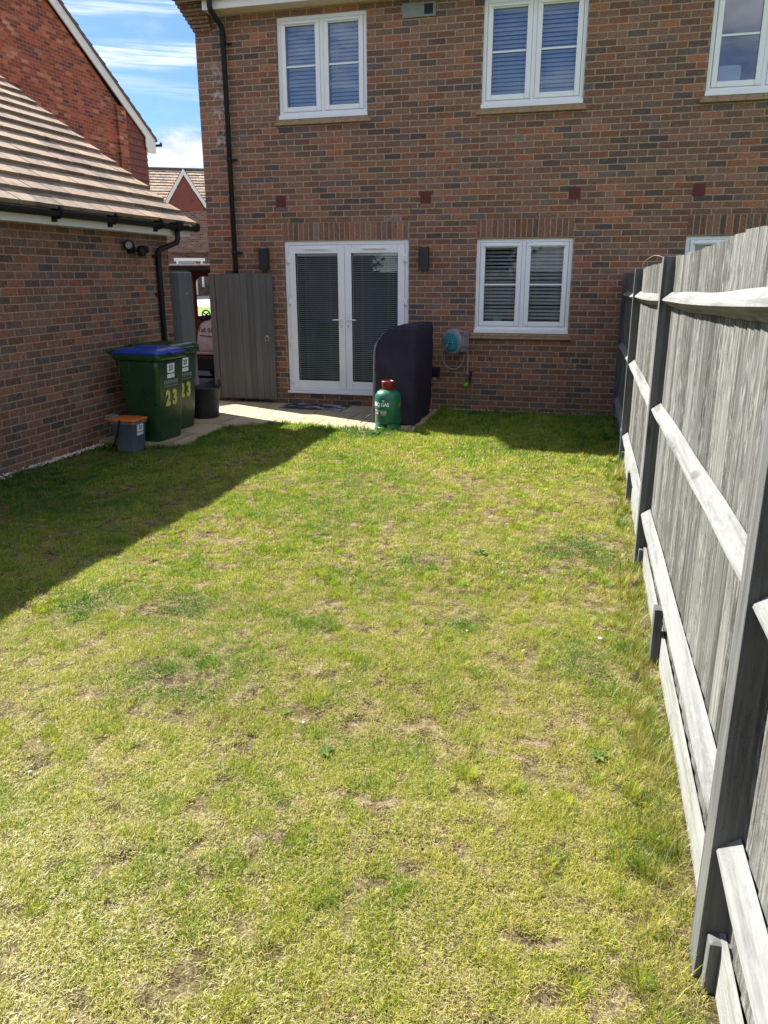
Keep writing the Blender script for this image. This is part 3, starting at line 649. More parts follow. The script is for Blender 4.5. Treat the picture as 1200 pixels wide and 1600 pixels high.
reel = empty('hose_reel', (-1.78, 0, .80), 'grey round hose reel with a teal disc hanging on the brick wall', 'hose reel')
ax = Vector((-.50, -.866, .0)); c0 = Vector((-1.80, -.27, .80)); side = Vector((.866, -.5, 0))
mb = MB()
def disc_prof(r, w, e): return [(0, -w), (r-e, -w), (r-e*.3, -w+e*.3), (r, -w+e), (r, w-e), (r-e*.3, w-e*.3), (r-e, w), (0, w)]
mb.lathe(disc_prof(.168, .07, .022), c0, 40, ax); 
mb.obox(c0+side*.10-ax*.02+Vector((0, 0, .045)), side*.085, ax*.055, (0, 0, .10)); mb.obox(c0+side*.10-ax*.02+Vector((0, 0, -.06)), side*.06, ax*.05, (0, 0, .06))
for a_ in (150, 205): 
    p = c0+(side*math.cos(R(a_))+Vector((0, 0, 1))*math.sin(R(a_)))*.172; mb.lathe(disc_prof(.02, .05, .006), p, 12, ax)
mb.build('reel_housing', M['reel_grey'], reel, bevel=.006)
mb = MB(); mb.lathe([(0, .012), (.11, .010), (.122, .004), (.126, -.004)], c0+ax*.072, 40, ax); dd = mb.build('reel_disc', M['teal'], reel)
mb = MB()
for k in range(14):
    a_ = 2*PI*k/14; d_ = side*math.cos(a_)+Vector((0, 0, math.sin(a_))); mb.obox(c0+ax*.0835+d_*.072, d_*.026, d_.cross(ax)*.0022, ax*.0012)
mb.lathe([(.036, .0), (.040, .0), (.040, .0025), (.036, .0025)], c0+ax*.0835, 24, ax); mb.obox(c0+ax*.085, side*.04, (0, 0, .004), ax*.001)
mb.build('disc_marking', M['teal_light'], dd)
mb = MB(); mb.obox(c0+side*.155-ax*.0+Vector((0, 0, .115)), side*.05, ax*.035, (0, 0, .022)); mb.cbox(-1.80, -1.66, -.10, 0, .70, .92, .01); mb.cbox(-1.87, -1.78, -.03, 0, .86, .94, .008); mb.build('wall_bracket', M['reel_grey'], reel, bevel=.004)
mb = MB(); mb.obox(c0+side*.15+Vector((0, 0, .07)), side*.03, ax*.03, (0, 0, .022)); mb.build('hose_guide', M['teal'], reel)
mb = MB(); pth = [Vector(p) for p in ((-1.875, -.37, .77), (-1.945, -.33, .68), (-1.955, -.28, .58), (-1.90, -.24, .47), (-1.80, -.20, .435), (-1.72, -.18, .49), (-1.69, -.17, .57), (-1.685, -.17, .64))]
def smooth_path(pts, n=6):
    pts = [Vector(p) for p in pts]; P_ = [pts[0]]+pts+[pts[-1]]; out = []
    for i in range(1, len(P_)-2):
        for k in range(n):
            t = k/n; a, b, c, d = P_[i-1], P_[i], P_[i+1], P_[i+2]
            out.append(.5*((2*b)+(-a+c)*t+(2*a-5*b+4*c-d)*t*t+(-a+3*b-3*c+d)*t**3))
    return out+[pts[-1]]
mb.tube(smooth_path(pth), .0075, 8)
mb.tube(smooth_path([(-1.655, -.235, .86), (-1.645, -.20, .80), (-1.640, -.14, .65), (-1.640, -.12, .50), (-1.640, -.11, .40)]), .011, 8)
mb.build('hose', M['hose'], reel)
tap = empty('garden_tap', (-1.62, 0, .3), 'black garden tap with a lime green connector below the hose reel', 'tap')
mb = MB(); mb.tube([(-1.60, 0, .33), (-1.60, -.08, .33), (-1.605, -.11, .31), (-1.61, -.11, .24)], .014, 10); mb.lathe([(0, -.03), (.018, -.03), (.02, .03), (0, .03)], (-1.60, -.075, .36), 12); mb.cbox(-1.63, -1.57, -.085, -.065, .385, .397, .004)
mb.build('tap_body', M['black_plastic'], tap)
mb = MB(); mb.lathe([(.010, 0), (.016, .01), (.016, .045), (.011, .06)], (-1.640, -.11, .345), 12, cap=True); mb.build('hose_connector', M['reel_grey'], tap)
mb = MB(); mb.lathe([(0, -.032), (.018, -.028), (.03, -.012), (.032, .004), (.024, .024), (.012, .034), (0, .036)], (-1.66, -.12, .215), 16, (.5, -.3, .8)); mb.tube([(-1.66, -.12, .22), (-1.615, -.11, .26)], .012, 8); mb.build('green_connector', M['lime'], tap)
mb = MB(); mb.cbox(-2.16, -2.035, -.07, 0, .30, .44, .008); mb.cbox(-2.155, -2.04, -.085, -.0705, .31, .43, .008)
sk = mb.build('socket_box', M['black_plastic']); tag(sk, 'small black outdoor socket box low on the wall beside the covered barbecue', 'socket')
mb = MB(); mb.cbox(-2.12, -2.075, -.10, -.06, .265, .30, .006); mb.build('plug', M['hose'], sk)
# paper stand inside the upper right window
mb = MB(); mb.obox((1.25, .17, 3.86), (.13, 0, 0), (0, .025, .10), (0, -.002, .0)) if False else None
mb.prism([(1.135, .10, 3.71), (1.385, .10, 3.71), (1.39, .125, 3.92), (1.145, .125, 3.92)], (0, .004, 0)); mb.prism([(1.145, .115, 3.73), (1.38, .115, 3.73), (1.38, .14, 3.945), (1.155, .14, 3.945)], (0, .004, 0))
bk = mb.build('card', M['paper']); tag(bk, 'white cards leaning inside the upper right window', 'card')
mb = MB()
for k in range(5): mb.box(1.17, 1.17+.17*(.6+.4*((k*7) % 3)/2), .1615-.003+.0025*k*0, .1625-.003, 3.75+k*.022, 3.756+k*.022)
mb.build('print', M['black_ink'], bk) if False else None
mb = MB(); mb.tube([(1.50, .12, 3.70), (1.50, .12, 3.80)], [.03, .035], 12); orn = mb.build('ornament', pm('pink ornament', (.5, .3, .3), .5)); tag(orn, 'small pinkish ornament on the sill inside the upper right window', 'ornament')
mb = MB(); mb.cbox(-1.36, -1.25, .14, .26, .97, 1.12, .01); orn = mb.build('soap_bottle', pm('green bottle', (.2, .45, .28), .4)); tag(orn, 'pale green bottle standing inside the kitchen window', 'bottle')

# ------------------------------------------------------------------ garage
gar = empty('brick_garage', (-5.38, -1.19, -.2), 'brick garage with a sandy tiled roof on the left of the lawn', 'garage')
gy0, gy1, gx0, gx1 = -8.4, -1.19, -11.4, -5.38
mb = MB(); mb.poly([(gx1, gy0, -.5), (gx1, gy1, -.5), (gx1, gy1, 2.19), (gx1, gy0, 2.19)])
mb.cur = 1; rx = (gx0+gx1)/2; rz = 2.25+math.tan(R(34.8))*(gx1-rx)
mb.poly([(gx1, gy1, -.5), (gx0, gy1, -.5), (gx0, gy1, 2.19), (rx, gy1, rz-.06), (gx1, gy1, 2.19)]); mb.poly([(gx0, gy0, -.5), (gx1, gy0, -.5), (gx1, gy0, 2.19), (rx, gy0, rz-.06), (gx0, gy0, 2.19)])
mb.poly([(gx0, gy1, -.5), (gx0, gy0, -.5), (gx0, gy0, 2.19), (gx0, gy1, 2.19)])
mb.build('wall', [M['brick_garage'], M['brick_garage_end']], gar)
mb = MB(); s_ = R(34.8); yv = -.90; n_ = 26
roof_tiles(mb, (-5.115, yv-n_*.30, 2.27), (0, 1, 0), (-math.cos(s_), 0, math.sin(s_)), n_, 15, .30, .2645, .043, .040)
roof_tiles(mb, (gx0-.265, yv-n_*.30, 2.27), (0, 1, 0), (math.cos(s_), 0, math.sin(s_)), n_, 15, .30, .2645, .043, .040)
mb.build('roof', M['tiles'], gar)
mb = MB(); mb.tube([(rx, yv-n_*.3, 2.27+.697*(-5.115-rx)-.01), (rx, yv, 2.27+.697*(-5.115-rx)-.01)], .11, 12); mb.build('ridge', M['tiles'], gar)
mb = MB(); ru = [(-5.14, yv+.0, 2.235), (rx, yv, 2.235+.697*(-5.14-rx)), (rx, yv, 2.19+.697*(-5.14-rx)), (-5.19, yv, 2.16)]
mb.prism([(x, y-.03, z) for x, y, z in ru], (0, .012, 0)); mb.build('verge_board', M['white_fascia'], gar)
mb = MB(); mb.box(-5.215, -5.198, yv-n_*.3, yv-.02, 2.125, 2.27); mb.box(-5.379, -5.216, yv-n_*.3, yv-.02, 2.125, 2.14); mb.box(-5.379, -5.198, yv-.03, yv-.012, 2.125, 2.24); mb.build('fascia', M['white_fascia'], gar)
mb = MB(); gutter(mb, (-5.135, yv-n_*.3, 2.245), (-5.135, yv+.04, 2.245))
for y in np.arange(-8.4, -1.2, .93): mb.lathe([(.0, -.016), (.066, -.016), (.066, .016), (.0, .016)], (-5.135, float(y)+.1, 2.24), 18, (0, 1, 0), smooth=False); mb.box(-5.2, -5.16, float(y)+.08, float(y)+.12, 2.15, 2.2)
mb.lathe([(0, -.07), (.064, -.07), (.064, .07), (0, .07)], (-5.135, -1.36, 2.237), 18, (0, 1, 0), smooth=False)
mb.build('gutter', M['black_plastic'], gar)
mb = MB(); mb.tube([(-5.135, -1.36, 2.2), (-5.135, -1.36, 2.08), (-5.15, -1.37, 2.04), (-5.315, -1.50, 1.955), (-5.335, -1.515, 1.91), (-5.335, -1.52, -.1)], .034, 14)
for z in (1.88, 1.42, .4): mb.lathe([(.034, -.02), (.042, -.02), (.042, .02), (.034, .02)], (-5.335, -1.52, z), 16); mb.cbox(-5.379, -5.33, -1.60, -1.545, z-.012, z+.012, .004)
mb.build('downpipe', M['black_plastic'], gar)
fl = empty('security_light', (-5.38, -2.1, 1.95), 'black security light with a round lens under the garage eaves', 'security light')
mb = MB(); mb.cbox(-5.38, -5.33, -2.13, -2.03, 1.90, 2.0, .008); mb.tube([(-5.34, -2.08, 1.95), (-5.28, -2.06, 1.93)], .022, 10); mb.lathe([(0, -.05), (.035, -.045), (.045, -.01), (.05, .05), (0, .055)], (-5.26, -2.02, 1.93), 16, (.3, -.35, -.85)); mb.cbox(-5.30, -5.2, -2.03, -1.93, 1.90, 1.985, .02); mb.build('sensor', M['black_plastic'], fl)
mb = MB(); hd = Vector((.72, -.62, -.18)).normalized(); hc = Vector((-5.30, -2.22, 1.99)); mb.lathe([(0, -.06), (.025, -.055), (.048, -.02), (.058, .02), (.058, .035), (.040, .037)], hc, 22, hd); mb.tube([(-5.35, -2.1, 1.96), tuple(hc-hd*.04)], .018, 8); mb.build('lamp_head', M['black_plastic'], fl)
mb = MB(); mb.lathe([(0, .033), (.040, .033)], hc, 22, hd); mb.build('lens', M['reel_grey'], fl)

# ------------------------------------------------------------------ red house behind the garage
red = empty('red_house', (-12, 9.7, -.2), 'tall red brick gable house with white bargeboards behind the garage', 'house')
GX = -12.; e1, e0 = 9.64, -.2; ez = 5.02; pk = (e1+e0)/2; sl_ = .62; pz = ez+.40+sl_*(e1-pk)-.2
mb = MB(); mb.poly([(GX, e0, -.5), (GX, 8.74, -.5), (GX, 8.74, ez+.9*sl_+.03), (GX, pk, pz), (GX, e0, ez)]); mb.poly([(GX, e1, -.5), (GX-9, e1, -.5), (GX-9, e1, ez), (GX, e1, ez)]); mb.poly([(GX-9, e0, -.5), (GX, e0, -.5), (GX, e0, ez), (GX-9, e0, ez)]); mb.poly([(GX-9, e1, -.5), (GX-9, e0, -.5), (GX-9, e0, ez), (GX-9, pk, pz), (GX-9, e1, ez)])
mb.build('wall', M['brick_red'], red)
mb = MB(); mb.box(GX-.1, GX+.062, 8.36, 8.74, -.5, 5.72); mb.build('brick_pier', M['brick_red'], red)
mb = MB(); rnd_ = random.Random(9)
for j in range(36):
    z0 = -.2+j*.165; y_hi = e1+.02-(0 if z0 < 4.6 else 0)
    for i in range(7):
        a = 8.745+i*.165-(j % 2)*.08; b = min(a+.162, y_hi); a = max(a, 8.745)
        if b-a < .02 or z0+.15 > ez+sl_*(e1+.1-a)+.1: continue
        k = rnd_.uniform(0, .004); mb.add([(GX+.045+k, a, z0), (GX+.045+k, b, z0), (GX+.02, b, z0+.175), (GX+.02, a, z0+.175), (GX+.02, a, z0), (GX+.02, b, z0)], [(0, 1, 2, 3), (4, 5, 1, 0), (1, 5, 2), (4, 0, 3)])
mb.box(GX-.05, GX+.018, 8.745, e1, -.5, 5.0)
mb.prism([(GX+.018, 8.745, 4.99), (GX+.018, e1, 4.99), (GX+.018, e1, ez+.25), (GX+.018, 8.745, ez+.25+sl_*.85)], (-.06, 0, 0))
mb.build('hung_tile_panel', M['tilehang'], red)
mb = MB()
bl0 = Vector((GX+.07, 10.0, 5.18)); up_ = Vector((0, -1, sl_)).normalized(); w_ = Vector((0, -sl_, -1)).normalized()
Lg = (10.0-pk)/up_.y*-1
mb.prism([bl0, bl0+up_*Lg, bl0+up_*Lg+w_*.24, bl0+w_*.24], (.03, 0, 0)); 
mb.prism([(GX+.072, 10.01, 5.17), (GX+.072, 9.55, 5.44), (GX+.072, 9.55, 4.93), (GX+.072, 9.62, 4.82), (GX+.072, 10.01, 4.82)], (.03, 0, 0))
bl2 = Vector((GX+.07, pk-(10.0-pk), 5.18)); up2 = Vector((0, 1, sl_)).normalized(); w2_ = Vector((0, sl_, -1)).normalized(); mb.prism([bl2, bl2+w2_*.24, bl2+up2*Lg+w2_*.24, bl2+up2*Lg], (.03, 0, 0))
mb.box(GX, GX+.07, 9.64, 9.98, 4.82, 4.84)
mb.build('bargeboard', M['white_fascia'], red)
mb = MB()
for sg in (1, -1):
    e = Vector((GX-9.2, pk+sg*(10.07-pk), 5.20)); roof_tiles(mb, e, (1, 0, 0), (0, -sg, sl_), 32, 22, .291, .275, .022, .04)
    u0 = Vector((0, -sg, sl_)).normalized(); s0_ = Vector((GX+.06, pk+sg*(10.02-pk), 5.165)); s1_ = s0_+u0*Lg*1.0; mb.prism([s0_, s1_, s1_-Vector((0, 0, .05)), s0_-Vector((0, 0, .05))], (-9.3, 0, 0))
    q0 = Vector((GX+.13, pk+sg*(10.07-pk), 5.185)); mb.prism([q0, q0+u0*Lg*1.01, q0+u0*Lg*1.01-Vector((0, 0, .07)), q0-Vector((0, 0, .07))] if sg > 0 else [q0, q0-Vector((0, 0, .07)), q0+u0*Lg*1.01-Vector((0, 0, .07)), q0+u0*Lg*1.01], (-.10, 0, 0))
mb.build('roof', M['roof_dark'], red)
mb = MB(); gutter(mb, (GX+.2, 10.12, 5.06), (GX-9, 10.12, 5.06)); mb.build('gutter', M['black_plastic'], red)

# ------------------------------------------------------------------ far house
FO = Vector((-18.7, 24, 0)); FT = Vector((.866, .5, 0)); FN = Vector((.5, -.866, 0))     # facade origin, along, outward normal
def fp(s, n, z): return tuple(FO + FT*s + FN*n + Vector((0, 0, z)))
far = empty('far_house', fp(0, 0, .8), 'distant brick house with a small red gable and pale tiled roof beyond the gap', 'house')
def fbox(mb, s0, s1, n0, n1, z0, z1):
    vs = [fp(s, n, z) for z in (z0, z1) for n in (n1, n0) for s in (s0, s1)]
    mb.add(vs, [(0, 2, 3, 1), (4, 5, 7, 6), (0, 1, 5, 4), (2, 6, 7, 3), (0, 4, 6, 2), (1, 3, 7, 5)])
mb = MB(); fbox(mb, -7, 6, -7, 0, .2, 4.7); fbox(mb, -1.0, 1.0, 0, .25, 2.7, 4.56) ; mb.build('wall', M['brick_far'], far)
mb = MB(); mb.prism([fp(-.86, .12, 4.56), fp(.86, .12, 4.56), fp(.0, .12, 6.02)], tuple(FN*.14)); fbox(mb, -.95, .95, .12, .262, 4.50, 4.57); mb.build('gable_panel', M['tilehang'], far)
mb = MB(); th = .17
for sg in (-1, 1): 
    a = [fp(sg*1.02, .30, 4.66), fp(0, .30, 6.28), fp(0, .30, 6.28-.26), fp(sg*.88, .30, 4.62)]; mb.prism(a if sg > 0 else a[::-1], tuple(FN*.04))
mb.build('bargeboard', M['white_fascia'], far)
mb = MB(); rs = 1.85/3.2
slope = Vector((0, 0, 1))*1.92 - FN*3.3
roof_tiles(mb, fp(-7.3, .2, 4.68), tuple(FT), tuple(slope), 46, 13, .30, .298, .02, .04, random.Random(2))
back = Vector((0, 0, 1))*1.92 + FN*3.3; roof_tiles(mb, fp(-7.3, -6.5, 4.68), tuple(FT), tuple(back), 46, 13, .30, .298, .02, .04, random.Random(2))
for sg in (-1, 1):      # dormer slopes
    a = Vector(fp(sg*1.06, .34, 4.60)); b = Vector(fp(0, .34, 6.31)); roof_tiles(mb, a, tuple(-FN), tuple(b-a), 10, 7, .30, .285, .015, .02, random.Random(4))
mb.build('roof', M['tiles'], far)
mb = MB(); mb.tube([fp(-7.3, -3.13, 6.63), fp(6.3, -3.13, 6.63)], .10, 8); mb.build('ridge', M['roof_dark'], far)
# porch / bay with white beams, door in the recess
mb = MB(); fbox(mb, -.70, .70, .30, .50, 2.30, 2.44); fbox(mb, -.60, -.50, .34, .46, 1.1, 2.30); fbox(mb, .50, .60, .34, .46, 1.15, 2.30); mb.build('porch_frame', M['white'], far)
wn = MB(); fbox(wn, -.46, .28, .02, .05, 1.75, 2.28); W_ = wn.build('window', M['white_fascia'], far)
wn = MB(); fbox(wn, -.41, .23, .055, .06, 1.8, 2.23); wn.build('pane', M['grey_plate'], W_)
wn = MB(); fbox(wn, -.62, .22, .055, .10, .78, 1.74); W_ = wn.build('door', M['blue_door'], far)
wn = MB(); fbox(wn, .225, .31, .03, .12, .78, 1.76); wn.build('door_frame', M['white'], W_)
wn = MB(); fbox(wn, -2.4, -1.4, .01, .05, 2.6, 3.4); wn.build('window', M['white'], far)
for s0 in (2.3, 4.4): 
    wn = MB(); fbox(wn, s0, s0+1.1, .01, .05, 3.0, 4.1); W_ = wn.build('window', M['white'], far); wn = MB(); fbox(wn, s0+.08, s0+1.02, .052, .056, 3.08, 4.02); wn.build('pane', M['glass'], W_)
def leaf_blob(mb, c, rad, n, size, rnd, squash=1.):
    for _ in range(n):
        while True:
            p = Vector([rnd.uniform(-1, 1) for _ in range(3)])
            if .25 < p.length < 1: break
        p.z *= squash; p = Vector(c)+Vector((p.x*rad, p.y*rad, p.z*rad))
        a = Vector([rnd.gauss(0, 1) for _ in range(3)]).normalized(); b = a.orthogonal().normalized(); c_ = a.cross(b); s = size*rnd.uniform(.6, 1.3)
        mb.add([p-b*s, p+c_*s*.5, p+b*s, p-c_*s*.5], [(0, 1, 2, 3)])
rd = random.Random(4)
sh = empty('shrub', fp(1.05, .8, .8), 'small dark green shrub by the far house path', 'shrub')
mb = MB(); leaf_blob(mb, fp(1.05, .8, 1.08), .34, 900, .05, rd, 1.1); mb.build('foliage', M['weed'], sh)
mb = MB(); mb.tube([fp(1.05, .8, .7), fp(1.05, .8, 1.1)], .03, 6); mb.build('stem', M['bark'], sh)

# ------------------------------------------------------------------ gate and gate post
gate = empty('garden_gate', (-5.38, -.1, -.08), 'grey boarded garden gate standing open against the house wall', 'gate')
mb = MB(); bx0, bx1 = -5.30, -4.425; nb = 9; wv = (bx1-bx0)/nb
for i in range(nb):
    a = bx0+i*wv; zt = 1.672+.004*math.sin(i*2.1); mb.cbox(a+.0015, a+wv-.0015, -.100-.002*(i % 2), -.078, -.085+.003*math.sin(i*3), zt, .004)
bl = mb.build('board_panel', M['gate'], gate)
mb = MB(); mb.cbox(-5.385, -5.305, -.125, -.055, -.09, 1.676, .005); mb.build('hinge_stile', M['gate'], gate)
mb = MB(); 
for z in (.05, .80, 1.50): mb.box(-5.30, -4.43, -.077, -.045, z, z+.10)
mb.build('ledge', M['gate'], gate)
mb = MB(); rc = Vector((-4.53, -.115, .785)); mb.lathe([(0, 0), (.016, 0), (.016, .008), (0, .010)], rc+Vector((0, .012, .03)), 12, (0, -1, 0))
mb.tube([rc+Vector((math.cos(a)*.03, -.004, math.sin(a)*.034)) for a in [2*PI*k/20 for k in range(21)]], .0045, 6, cap=False)
mb.build('ring_handle', M['steel'], gate)
mb = MB(); mb.cbox(-5.378, -5.262, -1.20, -.84, -.17, 1.69, .006)
gp = mb.build('gate_post', M['gate_post']); tag(gp, 'thick grey gate post fixed to the garage corner', 'gate post')
mb = MB()
for z in (1.42, .42): mb.lathe([(0, .003), (.011, .003), (.011, 0)], (-5.2615, -1.0, z), 12, (1, 0, 0))
mb.build('bolt', M['steel'], gp)

# ------------------------------------------------------------------ car with its tailgate up, seen through the gap
car = empty('parked_car', (-6.1, 2.2, -.22), 'dark red brown car with its tailgate raised beyond the open gate', 'car')
cx0, cx1, cy0, cy1 = -6.99, -5.2, 2.2, 6.5
def rring(cx, cz, hx, hz, r, y, n=5): return [(x, y, z) for x, z, _ in rr(cx, cz, hx, hz, r, 0, n)]
mb = MB(); ccx = (cx0+cx1)/2
mb.loft([rring(ccx, .97, .78, .66, .12, cy0+.1), rring(ccx, .97, .78, .66, .12, cy0), rring(ccx, .92, .895, .83, .16, cy0), rring(ccx, .92, .895, .83, .16, cy0+.1)], False, False, True)
mb.box(cx0, cx0+.06, cy0+.1, cy1-1.2, .1, .95); mb.box(cx1-.06, cx1, cy0+.1, cy1-1.2, .1, .95)
mb.box(cx0+.02, cx1-.02, cy0+.1, cy1-1.7, 1.66, 1.73); mb.cbox(cx0, cx1, cy1-1.2, cy1, .0, .82, .08); mb.box(cx0+.06, cx1-.06, cy0+.1, cy1-1.2, .24, .29)
for yy in (3.4, 4.7): mb.box(cx0, cx0+.05, yy, yy+.09, .95, 1.66); mb.box(cx1-.05, cx1, yy, yy+.09, .95, 1.66)
mb.build('body', M['car_brown'], car)
mb = MB(); mb.prism([(cx0+.1, cy1-1.2, .82), (cx1-.1, cy1-1.2, .82), (cx1-.15, cy1-1.7, 1.66), (cx0+.15, cy1-1.7, 1.66)], (0, .005, 0)); mb.build('windscreen', M['glass'], car)
mb = MB(); mb.cbox(cx0-.02, cx1+.02, cy0-.14, cy0+.02, .02, .28, .04); mb.build('bumper', M['car_black'], car)
mb = MB(); mb.cbox(ccx-.78, ccx+.78, cy0-.06, cy0+.12, .30, .345, .012); mb.build('boot_sill', M['car_pink'], car)
mb = MB(); mb.prism([(cx0-.33, cy0-.55, 1.80), (cx0-.33, cy0-.55, 1.835), (cx0-.2, cy0+.04, 1.80), (cx0-.2, cy0+.04, 1.765)], (1.9, 0, 0)); tg = mb.build('tailgate', M['tailgate_glint'], car, bevel=.012)
mb = MB(); mb.prism([(cx0-.30, cy0-.56, 1.735), (cx0-.30, cy0-.56, 1.799), (cx0-.2, cy0+.03, 1.763), (cx0-.2, cy0+.03, 1.70)], (1.85, 0, 0)); mb.build('tailgate_lining', M['car_black'], tg)
for xx in (cx0+.05, cx1-.25):
    mb = MB(); mb.lathe(disc_prof(.32, .1, .03), (xx+.1, cy0+.75, .1), 28, (1, 0, 0)); mb.build('wheel', M['black_rubber'], car)
for xx in (cx0+.05, cx1-.25):
    mb = MB(); mb.lathe(disc_prof(.32, .1, .03), (xx+.1, cy1-.75, .1), 28, (1, 0, 0)); mb.build('wheel', M['black_rubber'], car)
bag = empty('bulk_sack', (-6.55, 2.35, .35), 'white woven sack with printed lettering standing in the car boot', 'sack')
mb = MB(); rings = []
for k, (z, hx, hy) in enumerate(((.345, .36, .20), (.38, .385, .225), (.50, .38, .23), (.62, .36, .22), (.74, .34, .20), (.82, .30, .16), (.87, .22, .10), (.90, .12, .05))):
    rings.append([(x + .012*math.sin(7*y+z*20+i), y+.012*math.sin(9*x+z*16), zz+.01*math.sin(11*x+i)) for i, (x, y, zz) in enumerate(rr(-6.55, 2.40, hx, hy, min(hx, hy)*.6, z, 6))])
mb.loft(rings); mb.build('sack_body', M['sack'], bag)
mb = MB(); letters(mb, 'Tel: 01489', .105, (-6.60, 2.158, .69), (1, 0, -.04), (0, 0, 1), .002); mb.build('lettering', M['black_ink'], bag); mb = MB(); letters(mb, 'www.mixedgardens', .055, (-6.58, 2.16, .60), (1, 0, -.10), (.1, 0, 1), .001); mb.build('lettering', M['black_ink'], bag)
wl = empty('spoked_wheel', (-6.70, 2.36, .99), 'black spoked handwheel with a bent bar on top of the sack', 'wheel')
mb = MB(); wc = Vector((-6.72, 2.30, .985)); mb.tube([wc+Vector((math.cos(a)*.075, 0, math.sin(a)*.075)) for a in [2*PI*k/20 for k in range(21)]], .012, 6, cap=False)
for k in range(3): a = 2*PI*k/3+.5; mb.tube([wc, wc+Vector((math.cos(a)*.075, 0, math.sin(a)*.075))], .010, 6)
mb.tube([(wc.x, 2.30, .985), (-6.68, 2.36, .90)], .02, 8); mb.build('rim', M['black_plastic'], wl)
mb = MB(); mb.tube(smooth_path([(-6.96, 2.28, 1.03), (-6.90, 2.28, 1.0), (-6.84, 2.28, .92), (-6.77, 2.28, .89), (-6.68, 2.3, .90)]), .013, 7); mb.build('bar', M['black_plastic'], wl)

# ------------------------------------------------------------------ wheelie bins
def wheelie(loc, rz, lid_mat, label):
    t = empty('wheelie_bin', loc, label, 'wheelie bin', 'council wheelie bins beside the garage', rz)
    # local frame: front faces +X, width along Y
    b = MB(); rings = []
    for (z, xb, xf, hy, r) in ((0.0, -.12, .26, .215, .045), (.03, -.13, .27, .225, .05), (.25, -.145, .288, .24, .05), (.55, -.16, .312, .255, .05), (.80, -.175, .333, .266, .05), (.93, -.18, .343, .274, .05)):
        rings.append(rr((xb+xf)/2, 0, (xf-xb)/2, hy, r, z))
    b.loft(rings)
    o = b.build('body', M['bin_green'], t, local=True)
    b = MB(); b.loft([rr(.075, 0, .275, .279, .05, .90), rr(.07, 0, .30, .29, .055, .905), rr(.07, 0, .306, .296, .055, .925), rr(.07, 0, .306, .296, .055, .965), rr(.07, 0, .296, .286, .05, .972)])
    for yy in (-.21, .21): b.cbox(-.22, .3, yy-.012, yy+.012, .80, .92, .005)
    # shallow recess ribs on the sides
    for xx in (-.15, -.02): b.cbox(xx-.008, xx+.008, -.276, -.262, .72, .9, .004); b.cbox(xx-.008, xx+.008, .262, .276, .72, .9, .004)
    b.build('rim', M['bin_green'], t, local=True, bevel=.004)
    b = MB(); b.loft([rr(.075, 0, .302, .292, .05, .967), rr(.075, 0, .307, .297, .05, .974), rr(.075, 0, .295, .285, .05, .988), rr(.065, 0, .24, .235, .06, 1.02), rr(.065, 0, .21, .205, .06, 1.024)])
    b.loft([rr(.10, 0, .17, .11, .03, 1.018), rr(.10, 0, .155, .095, .03, 1.038), rr(.10, 0, .14, .08, .03, 1.04)]); b.cbox(.36, .425, -.10, .10, .962, .985, .008)
    b.build('lid', lid_mat, t, local=True)
    b = MB(); b.tube([(-.30, -.25, .995), (-.30, .25, .995)], .018, 10)
    for yy in (-.2, 0, .2): b.cbox(-.31, -.22, yy-.03, yy+.03, .95, 1.01, .01)
    b.build('handle', M['bin_green'], t, local=True)
    for sy in (-1, 1):
        b = MB(); b.lathe(disc_prof(.10, .025, .012), (-.19, sy*.262, .10), 24, (0, 1, 0)); b.build('wheel', M['black_rubber'], t, local=True)
    nrm = Vector((1, 0, -.08)).normalized(); up = Vector((.08, 0, 1)).normalized(); rt = Vector((0, 1, 0))
    def onface(y, z): return Vector((.3455 - (.93-z)*.079, y, z))
    b = MB(); b.prism([onface(-.075, .695), onface(.065, .695), onface(.065, .855), onface(-.075, .855)], (.0012, 0, 0)); st = b.build('sticker', M['paper'], t, local=True)
    b = MB(); letters(b, '23', .075, onface(-.005, .78)+nrm*.0025, rt, up, .002); letters(b, 'Meadow Road', .026, onface(-.005, .74)+nrm*.0025, rt, up, .0006); letters(b, 'PO15 1AA', .02, onface(-.005, .712)+nrm*.0025, rt, up) if False else None
    b.build('sticker_print', M['black_ink'], st, local=True)
    b = MB(); letters(b, 'FAREHAM', .062, onface(-.005, .635)+nrm*.002, rt, up, .0012); letters(b, 'BOROUGH COUNCIL', .027, onface(-.005, .60)+nrm*.002, rt, up, .0004); b.build('council_print', M['white_ink'] if False else pm('faded print', (.25, .33, .3), .6), t, local=True)
    b = MB(); letters(b, '2', .225, onface(-.065, .40)+nrm*.002, rt, up, .012, xs=.8); letters(b, '3', .225, onface(.065, .40)+nrm*.002, rt, up, .012, xs=.8); b.build('house_number', M['yellow_ink'], t, local=True)
    return t
b1 = wheelie((-4.885, -2.755, -.142), R(-4), M['bin_blue'], 'green wheelie bin with a blue lid, numbered 23, nearest the lawn')
b2 = wheelie((-5.035, -2.155, -.142), R(-5), M['bin_green'], 'green wheelie bin with a green lid behind the blue lidded one')

